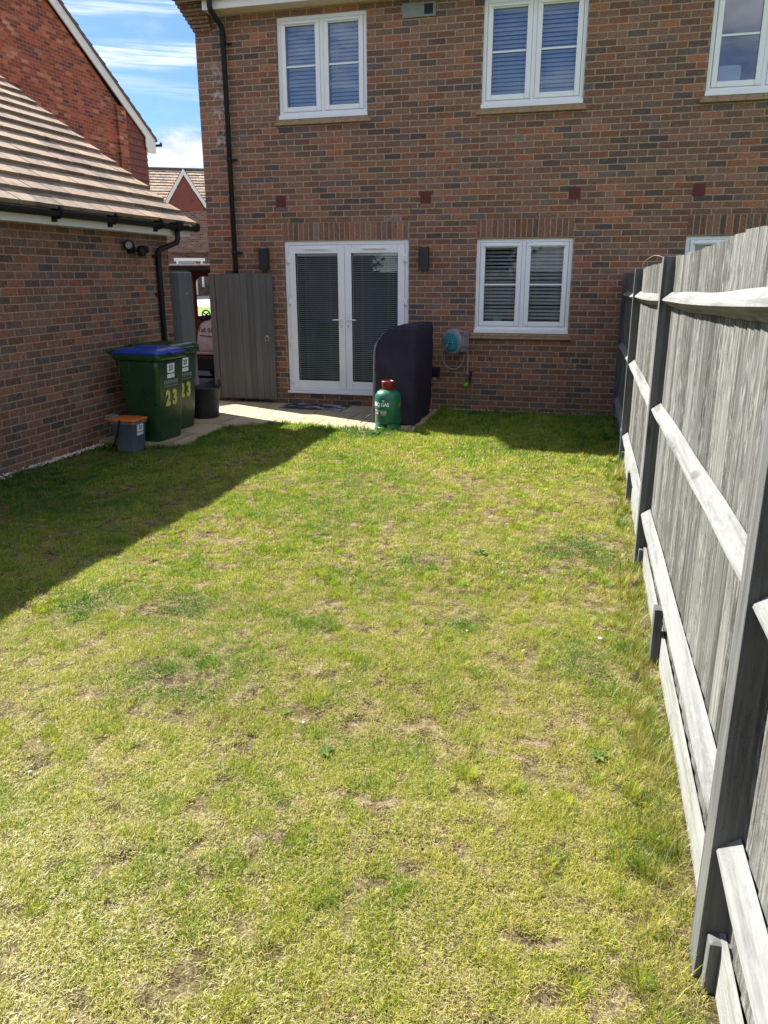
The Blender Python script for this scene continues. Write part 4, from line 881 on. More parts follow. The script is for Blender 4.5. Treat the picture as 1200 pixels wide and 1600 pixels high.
# ------------------------------------------------------------------ food caddy
cd = empty('food_caddy', (-4.9, -3.22, -.2), 'small grey food caddy with an orange lid in front of the green bins', 'caddy')
mb = MB(); cxx, cyy = -4.865, -3.22; z0 = -.205
mb.loft([rr(cxx, cyy, .105, .10, .03, z0), rr(cxx, cyy, .112, .105, .03, z0+.02), rr(cxx, cyy, .118, .11, .03, z0+.08), rr(cxx, cyy, .122, .114, .03, z0+.085), rr(cxx, cyy, .145, .13, .035, z0+.31), rr(cxx, cyy, .155, .14, .035, z0+.315), rr(cxx, cyy, .155, .14, .035, z0+.35)])
mb.build('body', M['caddy_grey'], cd)
mb = MB(); mb.loft([rr(cxx, cyy, .163, .148, .035, z0+.348), rr(cxx, cyy, .166, .15, .035, z0+.354), rr(cxx, cyy, .16, .145, .035, z0+.366), rr(cxx-.01, cyy, .13, .115, .03, z0+.374)]); mb.cbox(cxx-.24, cxx-.14, cyy-.09, cyy+.09, z0+.35, z0+.368, .008)
mb.build('lid', M['caddy_orange'], cd)
mb = MB(); mb.cbox(cxx-.255, cxx-.15, cyy-.06, cyy+.06, z0+.369, z0+.39, .01); mb.build('lid_latch', M['caddy_grey'], cd)
mb = MB(); mb.tube(smooth_path([(cxx-.01, cyy-.150, z0+.37), (cxx-.03, cyy-.162, z0+.25), (cxx-.08, cyy-.168, z0+.13), (cxx-.12, cyy-.15, z0+.08), (cxx-.12, cyy, z0+.07), (cxx-.12, cyy+.15, z0+.08), (cxx-.05, cyy+.155, z0+.2), (cxx-.01, cyy+.15, z0+.37)]), .009, 8); mb.build('handle', M['black_plastic'], cd)
mb = MB(); 
def cf(y, z): return Vector((cxx+.1185+(z-z0-.08)*.105+.004, y, z))
mb.prism([cf(cyy-.07, z0+.19), cf(cyy+.05, z0+.19), cf(cyy+.05, z0+.32), cf(cyy-.07, z0+.32)], (.0012, 0, 0)); st = mb.build('sticker', M['paper'], cd)
mb = MB(); letters(mb, '23', .06, cf(cyy-.01, z0+.255)+Vector((.003, 0, 0)), (0, 1, 0), (.1, 0, 1), .0015); letters(mb, 'Meadow Road', .021, cf(cyy-.01, z0+.22)+Vector((.003, 0, 0)), (0, 1, 0), (.1, 0, 1)); mb.build('sticker_print', M['black_ink'], st)

# ------------------------------------------------------------------ tub
tb = empty('garden_tub', (-4.86, -1.36, -.15), 'black rubber garden tub with two handles beside the bins', 'tub')
tc = (-4.90, -1.38, -.142)
mb = MB(); mb.lathe([(0, 0), (.155, 0), (.165, .01), (.178, .18), (.197, .38), (.205, .385), (.205, .40), (.19, .40), (.17, .18), (.15, .02), (0, .02)], tc, 36); mb.build('tub_body', M['black_rubber'], tb)
for a_ in (200, 20):
    ca, sa = math.cos(R(a_)), math.sin(R(a_)); u = Vector((ca, sa, 0)); v = Vector((-sa, ca, 0)); c_ = Vector(tc)+u*.195
    mb = MB(); mb.tube(smooth_path([c_-v*.085+Vector((0, 0, .38)), c_-v*.075+Vector((0, 0, .45)), c_-v*.03+Vector((0, 0, .485)), c_+v*.03+Vector((0, 0, .485)), c_+v*.075+Vector((0, 0, .45)), c_+v*.085+Vector((0, 0, .38))]), .013, 8); mb.build('handle', M['black_rubber'], tb)

# ------------------------------------------------------------------ covered barbecue
bq = empty('covered_barbecue', (-2.36, -.82, -.15), 'barbecue under a dark fabric cover by the patio doors', 'barbecue')
mb = MB(); N_ = 9; X0, X1, Y0, Y1 = -2.635, -2.075, -1.335, -.30
def top(x):
    t = (x-X0)/(X1-X0); t = min(max(t, 0), 1)
    return .775 + .285*(1-(1-t)**4.0) 
base = rr((X0+X1)/2, (Y0+Y1)/2, (X1-X0)/2, (Y1-Y0)/2, .07, 0, 6)
# resample ring more finely
ring = []
for i in range(len(base)):
    a, b = Vector(base[i]), Vector(base[(i+1) % len(base)]); n = max(1, int((b-a).length/.03))
    ring += [a.lerp(b, k/n) for k in range(n)]
cxm, cym = (X0+X1)/2, (Y0+Y1)/2
rings = []; NZ = 26
for j in range(NZ+1):
    t = j/NZ; rg = []
    for p in ring:
        zb = -.135+.06*(1 if p.x < -2.4 else 0)*(p.y < -.6)+.02*math.sin(p.x*9+p.y*7); zt = top(p.x); z = zb+(zt-zb)*t
        fl = 1+.045*(1-t)**2*(0 if p.x > -2.2 else 1)
        ang = math.atan2(p.y-cym, p.x-cxm)
        pl = math.sin(ang*5.3+1.2*math.sin(z*3)+z*2.2); w = .034*(1-t*.5)*(abs(pl)**3*(1 if pl > 0 else -1))+.012*math.sin(ang*8+z*4)*(1-t)+.011*math.sin(ang*19+z*11)*(1-t*.6)+.009*math.sin(z*21+ang*5+2*math.sin(ang*3))
        if t > .88: fl *= 1-.05*((t-.88)/.12)**2
        if p.x > -2.2: fl *= .93+.07*min(1, t*1.25)
        rg.append((cxm+(p.x-cxm)*(fl+w), cym+(p.y-cym)*(1+.012*(1-t))+w*.5, z))
    rings.append(rg)
for s in (.90, .8, .6, .4, .2, .05):
    rings.append([(cxm+(p.x-cxm)*s, cym+(p.y-cym)*s, top(cxm+(p.x-cxm)*s)+.012*(1-s)-.022*s*max(0, math.sin((p.y-Y0)*7.5))+.006*math.sin(p.x*20+p.y*9)*s) for p in ring])
mb.loft(rings, False, True); mb.build('cover', M['cover'], bq)
mb = MB(); mb.tube(smooth_path([(-2.66, -1.30, -.03), (-2.72, -1.31, -.07), (-2.80, -1.30, -.142), (-2.86, -1.28, -.145)]), .006, 6); mb.tube(smooth_path([(-2.12, -1.36, -.11), (-2.03, -1.40, -.142), (-1.98, -1.42, -.145)]), .006, 6); mb.build('strap', M['black_plastic'], bq)

# ------------------------------------------------------------------ gas cylinder
gc = empty('gas_cylinder', (-2.36, -1.60, -.15), 'green patio gas cylinder with a red collar in front of the barbecue', 'gas cylinder')
G0 = Vector((-2.36, -1.60, -.142)); rc_ = .158
mb = MB(); mb.lathe([(0, .06), (.10, .062), (.145, .075), (.158, .11), (.158, .26), (.160, .265), (.160, .272), (.158, .277), (.158, .38), (.150, .42), (.125, .455), (.09, .475), (.065, .482), (0, .485)], G0, 44)
mb.build('cylinder_body', M['cyl_green'], gc)
mb = MB()
for k in range(4):
    a0 = k*PI/2+.15; seg = [a0+(PI/2-.32)*i/8 for i in range(9)]
    o_ = [[G0+Vector((math.cos(a)*r, math.sin(a)*r, z)) for a in seg] for r, z in ((.150, .035), (.156, .035), (.152, .08), (.146, .08))]
    for i in range(8):
        q = [o_[m_][i] for m_ in range(4)]+[o_[m_][i+1] for m_ in range(4)]; mb.add(q, [(0, 1, 2, 3), (7, 6, 5, 4), (0, 4, 5, 1), (1, 5, 6, 2), (2, 6, 7, 3), (3, 7, 4, 0)])
mb.lathe([(.140, .0), (.156, .0), (.158, .012), (.157, .042), (.146, .042), (.140, .0)], G0, 44); mb.build('foot_ring', M['cyl_green'], gc)
mb = MB(); mb.lathe([(.060, .475), (.071, .478), (.074, .55), (.078, .568), (.075, .58), (.066, .58), (.066, .55), (.060, .478)], G0, 32); mb.build('collar', M['cyl_red'], gc)
mb = MB(); mb.lathe([(.02, .48), (.02, .53), (.03, .535), (.03, .56), (0, .565)], G0, 16); mb.build('valve', M['brass'], gc)
fa = math.atan2(-10.6+1.6, 0+2.36)     # angle facing the camera
def wrap(mb, vs, fs, ang0, z0):
    """lay flat lettering round the cylinder"""
    out = []
    for x, y, z in vs:
        a = ang0+x/.159; out.append(G0+Vector((math.cos(a)*(.1592+z), math.sin(a)*(.1592+z), z0+y)))
    mb.add(out, fs)
mb = MB(); vs, fs = text_mesh('BBQ GAS', .062, .0022, .95); vs = [(x*.92, y, z) for x, y, z in vs]; wrap(mb, vs, fs, fa-.62, .295)
vs, fs = text_mesh('PATIO GAS', .018, .0003); wrap(mb, vs, fs, fa-.95, .235); vs, fs = text_mesh('13kg', .03, .0006); wrap(mb, vs, fs, fa-.95, .20)
# leaf mark
for k in range(5):
    a = R(30+k*30); c, s = math.cos(a), math.sin(a); q = [(0, 0), (.012*c-.003*s, .012*s+.003*c), (.024*c, .024*s), (.012*c+.003*s, .012*s-.003*c)]; wrap(mb, [(x, y+.0, .0005) for x, y in q], [(0, 1, 2, 3)], fa-.36, .352)
# boxed maker's name
for x0, x1, y0, y1 in ((-.036, .036, .0, .004), (-.036, .036, .036, .040), (-.036, -.032, .004, .036), (.032, .036, .004, .036)):
    n = 6; vs = [(x0+(x1-x0)*i/n, y, .0006) for y in (y0, y1) for i in range(n+1)]; wrap(mb, vs, [(i, i+1, n+2+i, n+1+i) for i in range(n)], fa-.36, .205)
vs, fs = text_mesh('Calor', .028, .0006); wrap(mb, vs, fs, fa-.36, .216)
vs, fs = text_mesh('www.calor.co.uk', .010, .0002); wrap(mb, vs, fs, fa-.36, .188)
mb.build('lettering', M['white_ink'], gc)
mb = MB(); n = 8; vs = [(-.022+.044*i/n, y, .0006) for y in (-.028, .028) for i in range(n+1)]; wrap(mb, vs, [(i, i+1, n+2+i, n+1+i) for i in range(n)], fa+1.05, .31); mb.build('warning_label', M['orange_patch'], gc)

# ------------------------------------------------------------------ door mat
def mat_mat():
    m, t, b = new_mat('patchwork mat'); c = t.xyz(t.pos()); i = t.m('FLOOR', t.m('DIVIDE', c[0], .095)); j = t.m('FLOOR', t.m('DIVIDE', c[1], .085))
    wn = t.new('ShaderNodeTexWhiteNoise', noise_dimensions='2D'); t.put(wn.inputs['Vector'], t.comb(i, j, 0.))
    t.put(b.inputs['Base Color'], t.ramp(wn.outputs['Value'], [(0, (.018, .019, .024)), (.45, (.05, .052, .062)), (.68, (.17, .175, .19)), (.84, (.32, .32, .34))], 'CONSTANT')); b.inputs['Roughness'].default_value = .95
    t.put(b.inputs['Normal'], t.bump(t.noise(t.pos(), 300, 3), .6, .004)); return m
mb = MB(); mb.cbox(-4.24, -3.30, -.50, -.06, -.142, -.130, .004); dm = mb.build('door_mat', mat_mat()); tag(dm, 'dark patchwork door mat on the paving below the patio doors', 'door mat')

# ------------------------------------------------------------------ fence
fence = empty('close_board_fence', (.4, -6, -.1), 'weathered grey close board fence with pale rails along the right', 'fence')
def fx(y, off): return off + .0095*(-y)
def ftop(y): return 1.652 - .0138*y
PY = [-.02, -2.9, -5.85, -8.9, -11.9]
for i, y in enumerate(PY):
    x = fx(y, .275); zt = ftop(y)+.004; z0 = gz(0, y)-.1
    mb = MB(); mb.cbox(x, x+.078, y, y+.10, z0, zt, .004); mb.build('post', M['fence_post'], fence)
    if i:
        mb = MB(); h = .13 if i < 3 else .14; mb.cbox(x+.018, x+.074, y-.042, y-.001, z0, gz(0, y)+h, .006); mb.build('cleat', M['fence_post'], fence)
RAIL = [{'top': (1.405, 1.448), 'mid': (.77, .838), 'low': (.08, .148)}, {'top': (1.452, 1.502), 'mid': (.838, .864), 'low': (.152, .205)},
        {'top': (1.507, 1.580), 'mid': (.890, .957), 'low': (.250, .312)}, {'top': (1.582, 1.63), 'mid': (.955, 1.0), 'low': (.317, .36)}]
rf = random.Random(8)
for i in range(4):
    ya, yb = PY[i]-.0, PY[i+1]+.10      # far, near ends
    for nm, (zn) in RAIL[i].items():
        pts = []; n = 14; rings = []
        w0 = rf.uniform(-.006, .006)
        for k in range(n+1):
            y = (ya-.002)+(yb+.002-ya)*k/n; sag = (-.010 if nm == 'top' else .003)*math.sin(PI*k/n)*(1+w0*30)
            z = zn[0]+(zn[1]-zn[0])*k/n + sag; xf = fx(y, .285)+.002*math.sin(k*1.7+i); xb = fx(y, .335); hh = .043+.003*math.sin(k*.9+i*2)
            # triangular arris rail: nose forward, flat back on the boards
            rings.append([(xf, y, z-.004), (xf+.003, y, z+.004), (xb, y, z+hh), (xb, y, z-hh*.95)])
        mb = MB(); mb.loft(rings, True, True, False); mb.build('arris_rail', M['fence_rail'], fence)
    # feather boards
    mb = MB(); y = ya; k = 0; yend = PY[i+1]-.0
    while y > yend:
        w = .100; xo = fx(y, .336); zb = gz(0, y)+.135; zt = ftop(y)+rf.uniform(-.004, .004)+.004*math.sin(y*3); j1, j2 = rf.uniform(0, .005), rf.uniform(0, .007)
        lean = rf.uniform(-.002, .002)
        q = [(xo+j1, y+.014), (xo+.009+j2, y-w), (xo+.021+j2, y-w), (xo+.010+j1, y+.014)]
        zb_ = zb+rf.uniform(-.006, .006)
        mb.add([(px_, py_, zb_) for px_, py_ in q]+[(px_, py_+lean, zt) for px_, py_ in q], [(3, 2, 1, 0), (4, 5, 6, 7), (0, 1, 5, 4), (1, 2, 6, 5), (2, 3, 7, 6), (3, 0, 4, 7)])
        y -= w; k += 1
    mb.build('board_panel', M['fence_board'], fence)
    mb = MB(); vs = []
    for y in (ya, PY[i+1]): 
        g = gz(0, y); vs += [(fx(y, .321), y, g-.12), (fx(y, .321), y, g+.142), (fx(y, .335), y, g+.142), (fx(y, .335), y, g-.12)]
    mb.add(vs, [(0, 1, 2, 3), (7, 6, 5, 4), (0, 4, 5, 1), (1, 5, 6, 2), (2, 6, 7, 3), (3, 7, 4, 0)]); mb.build('gravel_board', M['gravel_board'], fence)
    if i < 4:
        y = [-1.42, -4.37, -7.16, -10.3][i]; x = fx(y, .281); mb = MB(); mb.cbox(x, x+.039, y, y+.07, gz(0, y)-.1, gz(0, y)+[.26, .26, .27, .27][i], .004); mb.build('gravel_board_stub', M['fence_post'], fence)
# a little dry stalk curling over the post top
mb = MB(); mb.tube(smooth_path([(.345, -5.76, 1.72), (.33, -5.75, 1.735), (.29, -5.7, 1.745), (.25, -5.6, 1.72), (.24, -5.5, 1.69), (.262, -5.45, 1.675)]), .0016, 5); tag(mb.build('dry_stalk', M['hose']), 'thin dry stalk curling off the top of the third fence post', 'stalk')

# fence and trees behind the camera close the garden (seen in the window reflections)
bf = empty('rear_fence', (-2.5, -13, -.1), 'grey close board fence closing the garden behind the viewpoint', 'fence')
mb = MB(); x = -5.3; r3 = random.Random(3)
while x < .4: mb.box(x, x+.098, -13.02, -13.0+r3.uniform(0, .006), -.1, 1.75+r3.uniform(-.004, .004)); x += .1
mb.build('board_panel', M['fence_board'], bf)
for x in (-5.3, -2.4, .35): mb = MB(); mb.box(x, x+.09, -12.99, -12.9, -.2, 1.78); mb.build('post', M['fence_post'], bf)
for z in (.15, .85, 1.5): mb = MB(); mb.box(-5.2, .35, -12.985, -12.93, z, z+.07); mb.build('rail', M['fence_rail'], bf)
lf = empty('side_fence', (-5.4, -10.7, -.1), 'grey close board fence between the garage and the rear fence', 'fence')
mb = MB(); y = -8.45
while y > -12.98: mb.box(-5.42, -5.40+r3.uniform(0, .006), y-.098, y, -.25, 1.72+r3.uniform(-.004, .004)); y -= .1
mb.build('board_panel', M['fence_board'], lf)
for y in (-8.5, -10.7, -12.9): mb = MB(); mb.box(-5.399, -5.32, y-.09, y, -.3, 1.75); mb.build('post', M['fence_post'], lf)
def tree(x, y, h, rad, seed, label):
    t = empty('leafy_tree', (x, y, -.3), label, 'tree', 'trees behind the rear fence'); r = random.Random(seed)
    mb = MB(); mb.tube([(x, y, -.4), (x+.1, y, h*.3), (x-.05, y+.1, h*.6), (x, y, h*.85)], [.18, .13, .08, .03], 8)
    for k in range(6): a = k*1.1; mb.tube([(x, y, h*.35+k*.3), (x+math.cos(a)*rad*.6, y+math.sin(a)*rad*.6, h*.5+k*.35)], [.05, .015], 5)
    mb.build('trunk', M['bark'], t)
    mb = MB()
    for k in range(16):
        a = r.uniform(0, 2*PI); d = r.uniform(0, rad*.75); leaf_blob(mb, (x+math.cos(a)*d, y+math.sin(a)*d, h*.35+r.uniform(0, h*.6)), rad*r.uniform(.3, .5), 260, .11, r, .8)
    mb.build('crown', M['leaf'], t)
tree(-3.6, -17.5, 5.0, 2.0, 1, 'broad green tree behind the left end of the rear fence'); tree(.4, -18.5, 5.6, 2.3, 2, 'tallest green tree behind the middle of the rear fence'); tree(-9.2, -16.5, 5.4, 2.4, 5, 'wide green tree behind the garage corner'); tree(4.6, -17.8, 4.6, 1.9, 3, 'green tree behind the right end of the rear fence')

# ------------------------------------------------------------------ pebble strip, lawn pebbles
r6 = np.random.default_rng(6)
def stones(name, pts, sizes, mat):
    mb = MB(); ico = bmesh.new(); bmesh.ops.create_icosphere(ico, subdivisions=1, radius=1); iv = [tuple(v.co) for v in ico.verts]; fi = [tuple(v.index for v in f.verts) for f in ico.faces]; ico.free()
    for (x, y, z), s in zip(pts, sizes):
        e = r6.uniform(.6, 1.2, 3); rot = r6.uniform(0, 6.28); c, s_ = math.cos(rot), math.sin(rot)
        mb.add([(x+(a*e[0]*c-b*e[1]*s_)*s, y+(a*e[0]*s_+b*e[1]*c)*s, z+d*e[2]*s*.7) for a, b, d in iv], fi, True)
    return mb.build(name, mat)
n = 1500; yy = r6.uniform(-9.2, -3.05, n); xx = -5.375+np.abs(r6.normal(0, .035, n))+.01
o = stones('gravel', [(x, y, gz(x, y)+.012+r6.uniform(0, .02)) for x, y in zip(xx, yy)], r6.uniform(.006, .014, n), M['pebble']); tag(o, 'thin line of pale gravel between the garage wall and the grass', 'gravel', kind='stuff')
n = 260; xx = r6.uniform(-1.98, .27, n); o = stones('gravel', [(x, -.02-abs(r6.normal(0, .02)), -.135+r6.uniform(0, .01)) for x in xx], r6.uniform(.005, .011, n), M['pebble']); tag(o, 'few pale stones along the foot of the house wall', 'gravel', kind='stuff')

# ------------------------------------------------------------------ grass
def vnoise(x, y, s, seed):
    g = np.random.default_rng(seed).random((256, 256)); X = x*s+50; Y = y*s+70; i = np.floor(X).astype(int); j = np.floor(Y).astype(int); fx_, fy_ = X-i, Y-j
    fx_ = fx_*fx_*(3-2*fx_); fy_ = fy_*fy_*(3-2*fy_); i %= 256; j %= 256; i2, j2 = (i+1) % 256, (j+1) % 256
    return (g[i, j]*(1-fx_)+g[i2, j]*fx_)*(1-fy_)+(g[i, j2]*(1-fx_)+g[i2, j2]*fx_)*fy_
def fbm(x, y, s, seed): return .5*vnoise(x, y, s, seed)+.3*vnoise(x, y, s*2.3, seed+1)+.2*vnoise(x, y, s*5.1, seed+2)
def in_patio(x, y):
    ins = np.zeros(x.shape, bool); n = len(pat)
    for i in range(n):
        x0, y0 = pat[i]; x1, y1 = pat[(i+1) % n]
        c = ((y0 > y) != (y1 > y)) & (x < (x1-x0)*(y-y0)/((y1-y0) if y1 != y0 else 1e-9)+x0); ins ^= c
    return ins
def ground_np(x, y):
    k = np.clip((-3.5-x)/1.5, 0, 1); k = k*k*(3-2*k)
    return -.15-.009*y-.085*k + .008*np.sin(x*5.1+y*3.3)+.007*np.sin(x*2.3-y*4.7)+.004*np.sin(x*13+y*11)
def make_grass():
    XS, YS, KIND = [], [], []
    def zone(y0, y1, dens, kind, x0=-5.33, x1=.385):
        # x range trimmed to what the picture (with some margin) can see
        n = int((x1-x0)*(y1-y0)*dens); x = rng.uniform(x0, x1, n); y = rng.uniform(y0, y1, n)
        XS.append(x); YS.append(y); KIND.append(np.full(n, kind))
    zone(-9.7, -8.2, 62000, 0, -3.0); zone(-8.2, -6.6, 42000, 0, -4.3); zone(-6.6, -4.5, 24000, 0); zone(-4.5, -2.4, 14000, 0); zone(-2.4, -.01, 12000, 0)
    zone(-9.7, -8.2, 2500, 0, -5.33, -3.0); zone(-12.6, -9.7, 1200, 0)
    zone(-9.7, -8.2, 46000, 1, -3.0); zone(-8.2, -6.6, 30000, 1, -4.3); zone(-6.6, -3.5, 11000, 1); zone(-3.5, -.01, 3500, 1)
    TL, TD, TA = [np.zeros(a.size) for a in XS], [np.zeros(a.size) for a in XS], [np.zeros(a.size) for a in XS]
    def tufts(m, x0, x1, y0, y1, r0, r1, dens, L0, L1, d0, ds):
        cx = rng.uniform(x0, x1, m); cy = rng.uniform(y0, y1, m); pn = fbm(cx, cy, 2.6, 71); k_ = rng.random(m) < np.clip((pn-.34)*4, .05, 1); cx, cy = cx[k_], cy[k_]
        for a, b in zip(cx, cy):
            r = rng.uniform(r0, r1); nn = int(dens*r*r*3.14); nn = max(nn, 8); rr_ = r*np.sqrt(rng.random(nn))*.9; th_ = rng.uniform(0, 2*PI, nn)
            XS.append(a+rr_*np.cos(th_)); YS.append(b+rr_*np.sin(th_)); KIND.append(np.full(nn, 2)); l = rng.uniform(L0, L1)
            TL.append(l*rng.uniform(.55, 1.15, nn)*(1-.35*(rr_/r)**2)); TD.append(np.full(nn, d0+rng.normal(0, ds))); TA.append(th_)
    tufts(620, -3.0, .3, -9.7, -8.1, .015, .05, 42000, .024, .042, .24, .12)
    tufts(900, -4.3, .3, -8.1, -6.4, .015, .06, 30000, .024, .042, .24, .12)
    tufts(1300, -5.2, .3, -6.4, -3.6, .02, .07, 20000, .024, .040, .22, .12)
    tufts(900, -5.2, .3, -3.6, -.1, .02, .07, 15000, .022, .036, .16, .1)
    tufts(260, .17, .37, -9.8, -.3, .01, .035, 30000, .04, .10, .20, .25)
    tufts(150, .24, .33, -9.5, -3, .01, .03, 26000, .06, .13, .75, .25)
    tufts(90, -5.34, -5.2, -9, -3.1, .01, .03, 24000, .03, .06, .12, .1)
    x, y, kind = np.concatenate(XS), np.concatenate(YS), np.concatenate(KIND); TL, TD, TA = np.concatenate(TL), np.concatenate(TD), np.concatenate(TA)
    patch = fbm(x, y, 1.7, 5); fine = fbm(x, y, 7.5, 9); big = vnoise(x, y, .8, 21); tuft = vnoise(x, y, 16., 33)
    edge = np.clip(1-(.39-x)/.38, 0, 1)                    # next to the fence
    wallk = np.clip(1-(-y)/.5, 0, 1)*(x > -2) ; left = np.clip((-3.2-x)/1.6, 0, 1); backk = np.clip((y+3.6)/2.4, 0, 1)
    hole = vnoise(x, y, 11., 55)
    cover = .78 + 2.0*(fine-.5) + 1.2*(tuft-.5) - 1.5*np.clip(hole-.76, 0, 1)*4 + .5*edge*0 + .5*(backk) + .25*(patch-.5)
    near_p = in_patio(x+.05, y) | in_patio(x-.05, y) | in_patio(x, y-.05) | in_patio(x, y+.05)
    cover = cover + .5*near_p
    keep = (rng.random(x.size) < np.clip(cover, .06, 1)) | ((kind == 1) & (rng.random(x.size) < np.clip(.15+1.3*cover, .12, .9)))
    keep |= kind == 2
    keep &= ~in_patio(x, y) & (x < .385) & (x > -5.36)
    TL, TD, TA = TL[keep], TD[keep], TA[keep]
    x, y, kind, patch, fine, big, tuft, edge, left, backk, near_p = [a[keep] for a in (x, y, kind, patch, fine, big, tuft, edge, left, backk, near_p)]
    n = x.size
    z = ground_np(x, y)-.003
    dist = np.hypot(x, y+10.6)
    green = np.clip((patch-.5)*2.1+.5, 0, 1)
    dry = .40 - .26*(green-.5) + .45*(.5-fine) + rng.normal(0, .15, n) - .13*backk - .20*left + .05*(big-.5) + .07*np.clip((4.6-dist)/1.6, 0, 1)  # tint turned greener toward the garage, part of its shade
    # a few lush clover patches
    for (px, py, pr) in ((-1.72, -7.85, .28), (-2.1, -7.15, .20), (-.95, -6.1, .18), (-2.6, -7.25, .2), (-.55, -6.9, .15), (.0, -5.6, .35), (-1.3, -7.2, .12), (.1, -7.3, .2), (-2.45, -1.95, .3)):
        k = np.exp(-((x-px)**2+(y-py)**2)/(2*(pr*.6)**2)); dry -= .45*k
    h = (.013+.019*rng.random(n)**1.5)*(1+.25*np.clip((dist-3)/4, 0, 1))*(1+.7*(tuft-.5)+.6*(patch-.5)) + .0
    h *= 1+.35*backk+.9*near_p
    tall = (rng.random(n) < .26*edge**4*np.clip(.35+2.2*(fine-.38), .05, 1.2)); h = np.where(tall, rng.uniform(.04, .13, n)*(.5+.7*fine), h); dry = np.where(tall, dry+rng.normal(.10, .28, n), dry)
    tf = kind == 2; h = np.where(tf, TL, h); dry = np.where(tf, .5*dry+.5*TD+rng.normal(0, .06, n), dry)
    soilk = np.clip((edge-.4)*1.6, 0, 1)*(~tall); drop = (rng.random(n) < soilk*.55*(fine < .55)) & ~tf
    # broad pale straws lying in the thatch
    th = kind == 1
    dry = np.where(th, np.where(rng.random(n) < .45, rng.normal(.56, .1, n), rng.normal(.84, .09, n)) - .2*left - .15*backk, dry); dry = np.clip(dry, 0, 1)
    lum = np.clip(rng.normal(1.0, .26, n), .35, 1.6)*(1-.30*left)*(1-.38*np.clip((edge-.3)*2, 0, 1)*(tf | tall))*np.where(th, .92, 1.)  # blades on the garage side darkened to deepen the shade there
    w = np.where(dist < 4.2, rng.uniform(.0005, .0010, n), np.where(dist < 7, rng.uniform(.0009, .0017, n), rng.uniform(.0018, .0032, n)))
    w = np.where(tall, w*1.5, np.where(th, w*.75, w))
    L = np.where(th, rng.uniform(.006, .022, n), h)
    az = np.where(tf, TA+rng.normal(0, .5, n), rng.uniform(0, 2*PI, n)); lean = np.where(th, rng.uniform(1.25, 1.55, n), np.where(tf, rng.uniform(.1, .75, n), np.abs(rng.normal(.40, .34, n)))); lean = np.clip(lean, 0, 1.5)
    curl = rng.uniform(.05, .55, n)*np.where(th, .2, 1)
    dx, dy = np.cos(az), np.sin(az); tx, ty = -dy, dx
    # twist of the blade's flat side
    P0 = np.stack([x, y, z+np.where(th, rng.uniform(.003, .016, n), 0)], 1)
    s1, c1 = np.sin(lean), np.cos(lean); l2 = np.clip(lean+curl, 0, 1.62); s2, c2 = np.sin(l2), np.cos(l2)
    D = np.stack([dx, dy, np.zeros(n)], 1); T = np.stack([tx, ty, np.zeros(n)], 1); U = np.array([0, 0, 1.])
    P1 = P0+(D*s1[:, None]+U*c1[:, None])*(L*.55)[:, None]; P2 = P1+(D*s2[:, None]+U*c2[:, None])*(L*.45)[:, None]
    W = T*w[:, None]
    V = np.stack([P0-W*.8, P0+W*.8, P1+W*.75, P1-W*.75, P2], 1)[~drop]; n = V.shape[0]
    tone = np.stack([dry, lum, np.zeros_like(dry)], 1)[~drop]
    V = V.reshape(-1, 3)
    idx = np.arange(n)*5
    faces = np.stack([idx, idx+1, idx+2, idx+3, idx+3, idx+2, idx+4], 1).reshape(-1)
    me = bpy.data.meshes.new('grass'); me.vertices.add(n*5); me.vertices.foreach_set('co', V.astype(np.float32).ravel())
    me.loops.add(n*7); me.loops.foreach_set('vertex_index', faces.astype(np.int32))
    me.polygons.add(n*2); st = np.stack([np.arange(n)*7, np.arange(n)*7+4], 1).ravel(); me.polygons.foreach_set('loop_start', st.astype(np.int32))
    try: me.polygons.foreach_set('loop_total', np.tile([4, 3], n).astype(np.int32))
    except Exception: pass
    me.update(calc_edges=True)
    at = me.attributes.new('tone', 'FLOAT_VECTOR', 'POINT'); at.data.foreach_set('vector', np.repeat(tone, 5, axis=0).astype(np.float32).ravel())
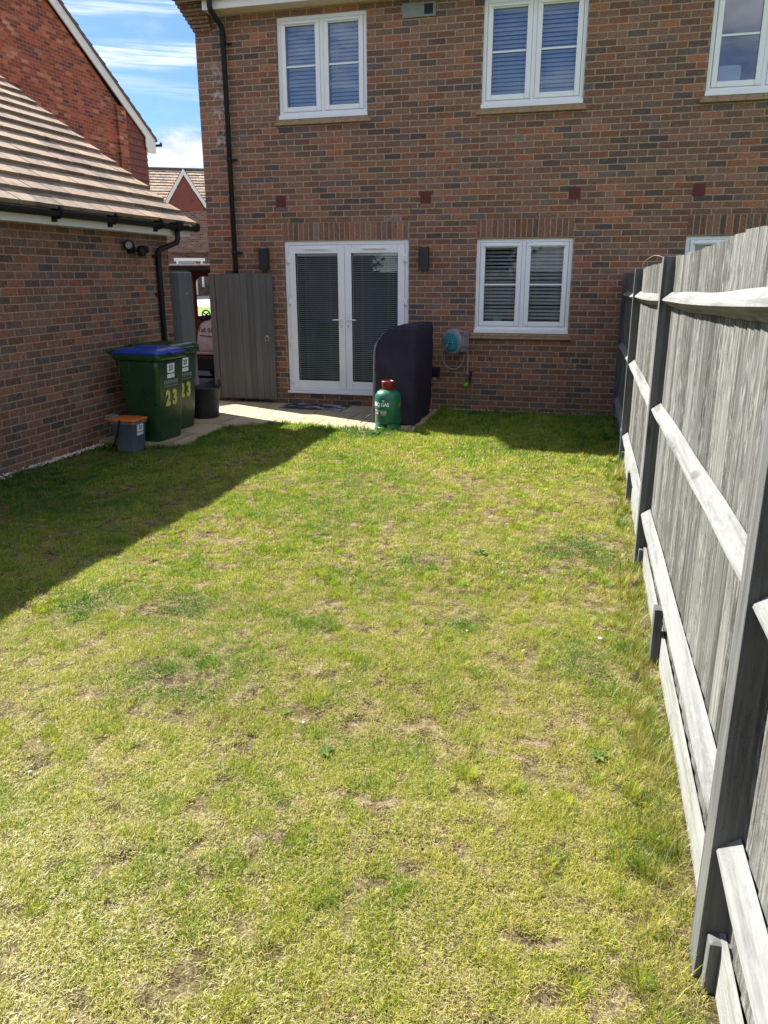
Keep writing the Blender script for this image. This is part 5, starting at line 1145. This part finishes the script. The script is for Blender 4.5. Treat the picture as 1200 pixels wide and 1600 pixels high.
    me.materials.append(M['blade']); o = bpy.data.objects.new('grass', me); C.objects.link(o)
    tag(o, 'short patchy lawn grass, yellow green with straw coloured thatch', 'grass', kind='stuff'); print('grass blades', n)
make_grass()
# broad-leaved weeds
def weed(x, y, s, n, label):
    t = empty('lawn_weed', (x, y, gz(x, y)), label, 'weed', 'broad leaved weeds in the lawn'); mb = MB()
    for k in range(n):
        a = 2*PI*k/n+rf.uniform(-.3, .3); L_ = s*rf.uniform(.7, 1.1); d = Vector((math.cos(a), math.sin(a), 0)); q = Vector((-d.y, d.x, 0)); o_ = Vector((x, y, gzn(x, y)+.008)); w = L_*.22
        mb.add([o_, o_+d*L_*.45+q*w+Vector((0, 0, L_*.3)), o_+d*L_+Vector((0, 0, L_*.22)), o_+d*L_*.45-q*w+Vector((0, 0, L_*.3))], [(0, 1, 2), (0, 2, 3)], True)
    mb.build('leaves', M['weed'], t)
for i, (x, y, s, n, lb) in enumerate(((-.87, -8.22, .045, 7, 'pale rosette weed in the middle foreground of the lawn'), (-.62, -5.9, .06, 8, 'grey green rosette weed in mid lawn'), (-2.42, -1.98, .09, 12, 'bright leafy weed at the edge of the paving'), (.12, -8.0, .05, 7, 'small weed near the fence foot in the foreground'))): weed(x, y, s, n, lb)
mb = MB(); mb.add([(-.10-.02, -5.02, -.06), (-.08, -5.04, -.055), (-.07, -5.0, -.05), (-.10, -4.99, -.058)], [(0, 1, 2, 3)])
for i, (x, y, s) in enumerate(((.13, -7.0, .014), (-1.02, -8.05, .009), (-.93, -7.72, .008), (-2.0, -8.35, .009), (-.52, -7.05, .008), (-1.85, -8.62, .009), (-.3, -6.2, .007))):
    o = stones('pebble', [(x, y, gzn(x, y)+.014)], [s], M['pebble']); tag(o, ('largest pale stone lying in the lawn near the fence', 'pale stone beside the rosette weed in the foreground', 'pale stone just beyond the rosette weed', 'lone pale stone in the left foreground of the lawn', 'pale stone in mid lawn toward the fence', 'pale stone nearest the bottom left of the lawn', 'farthest pale stone, in the middle of the lawn')[i], 'pebble', 'pale stones scattered in the lawn')
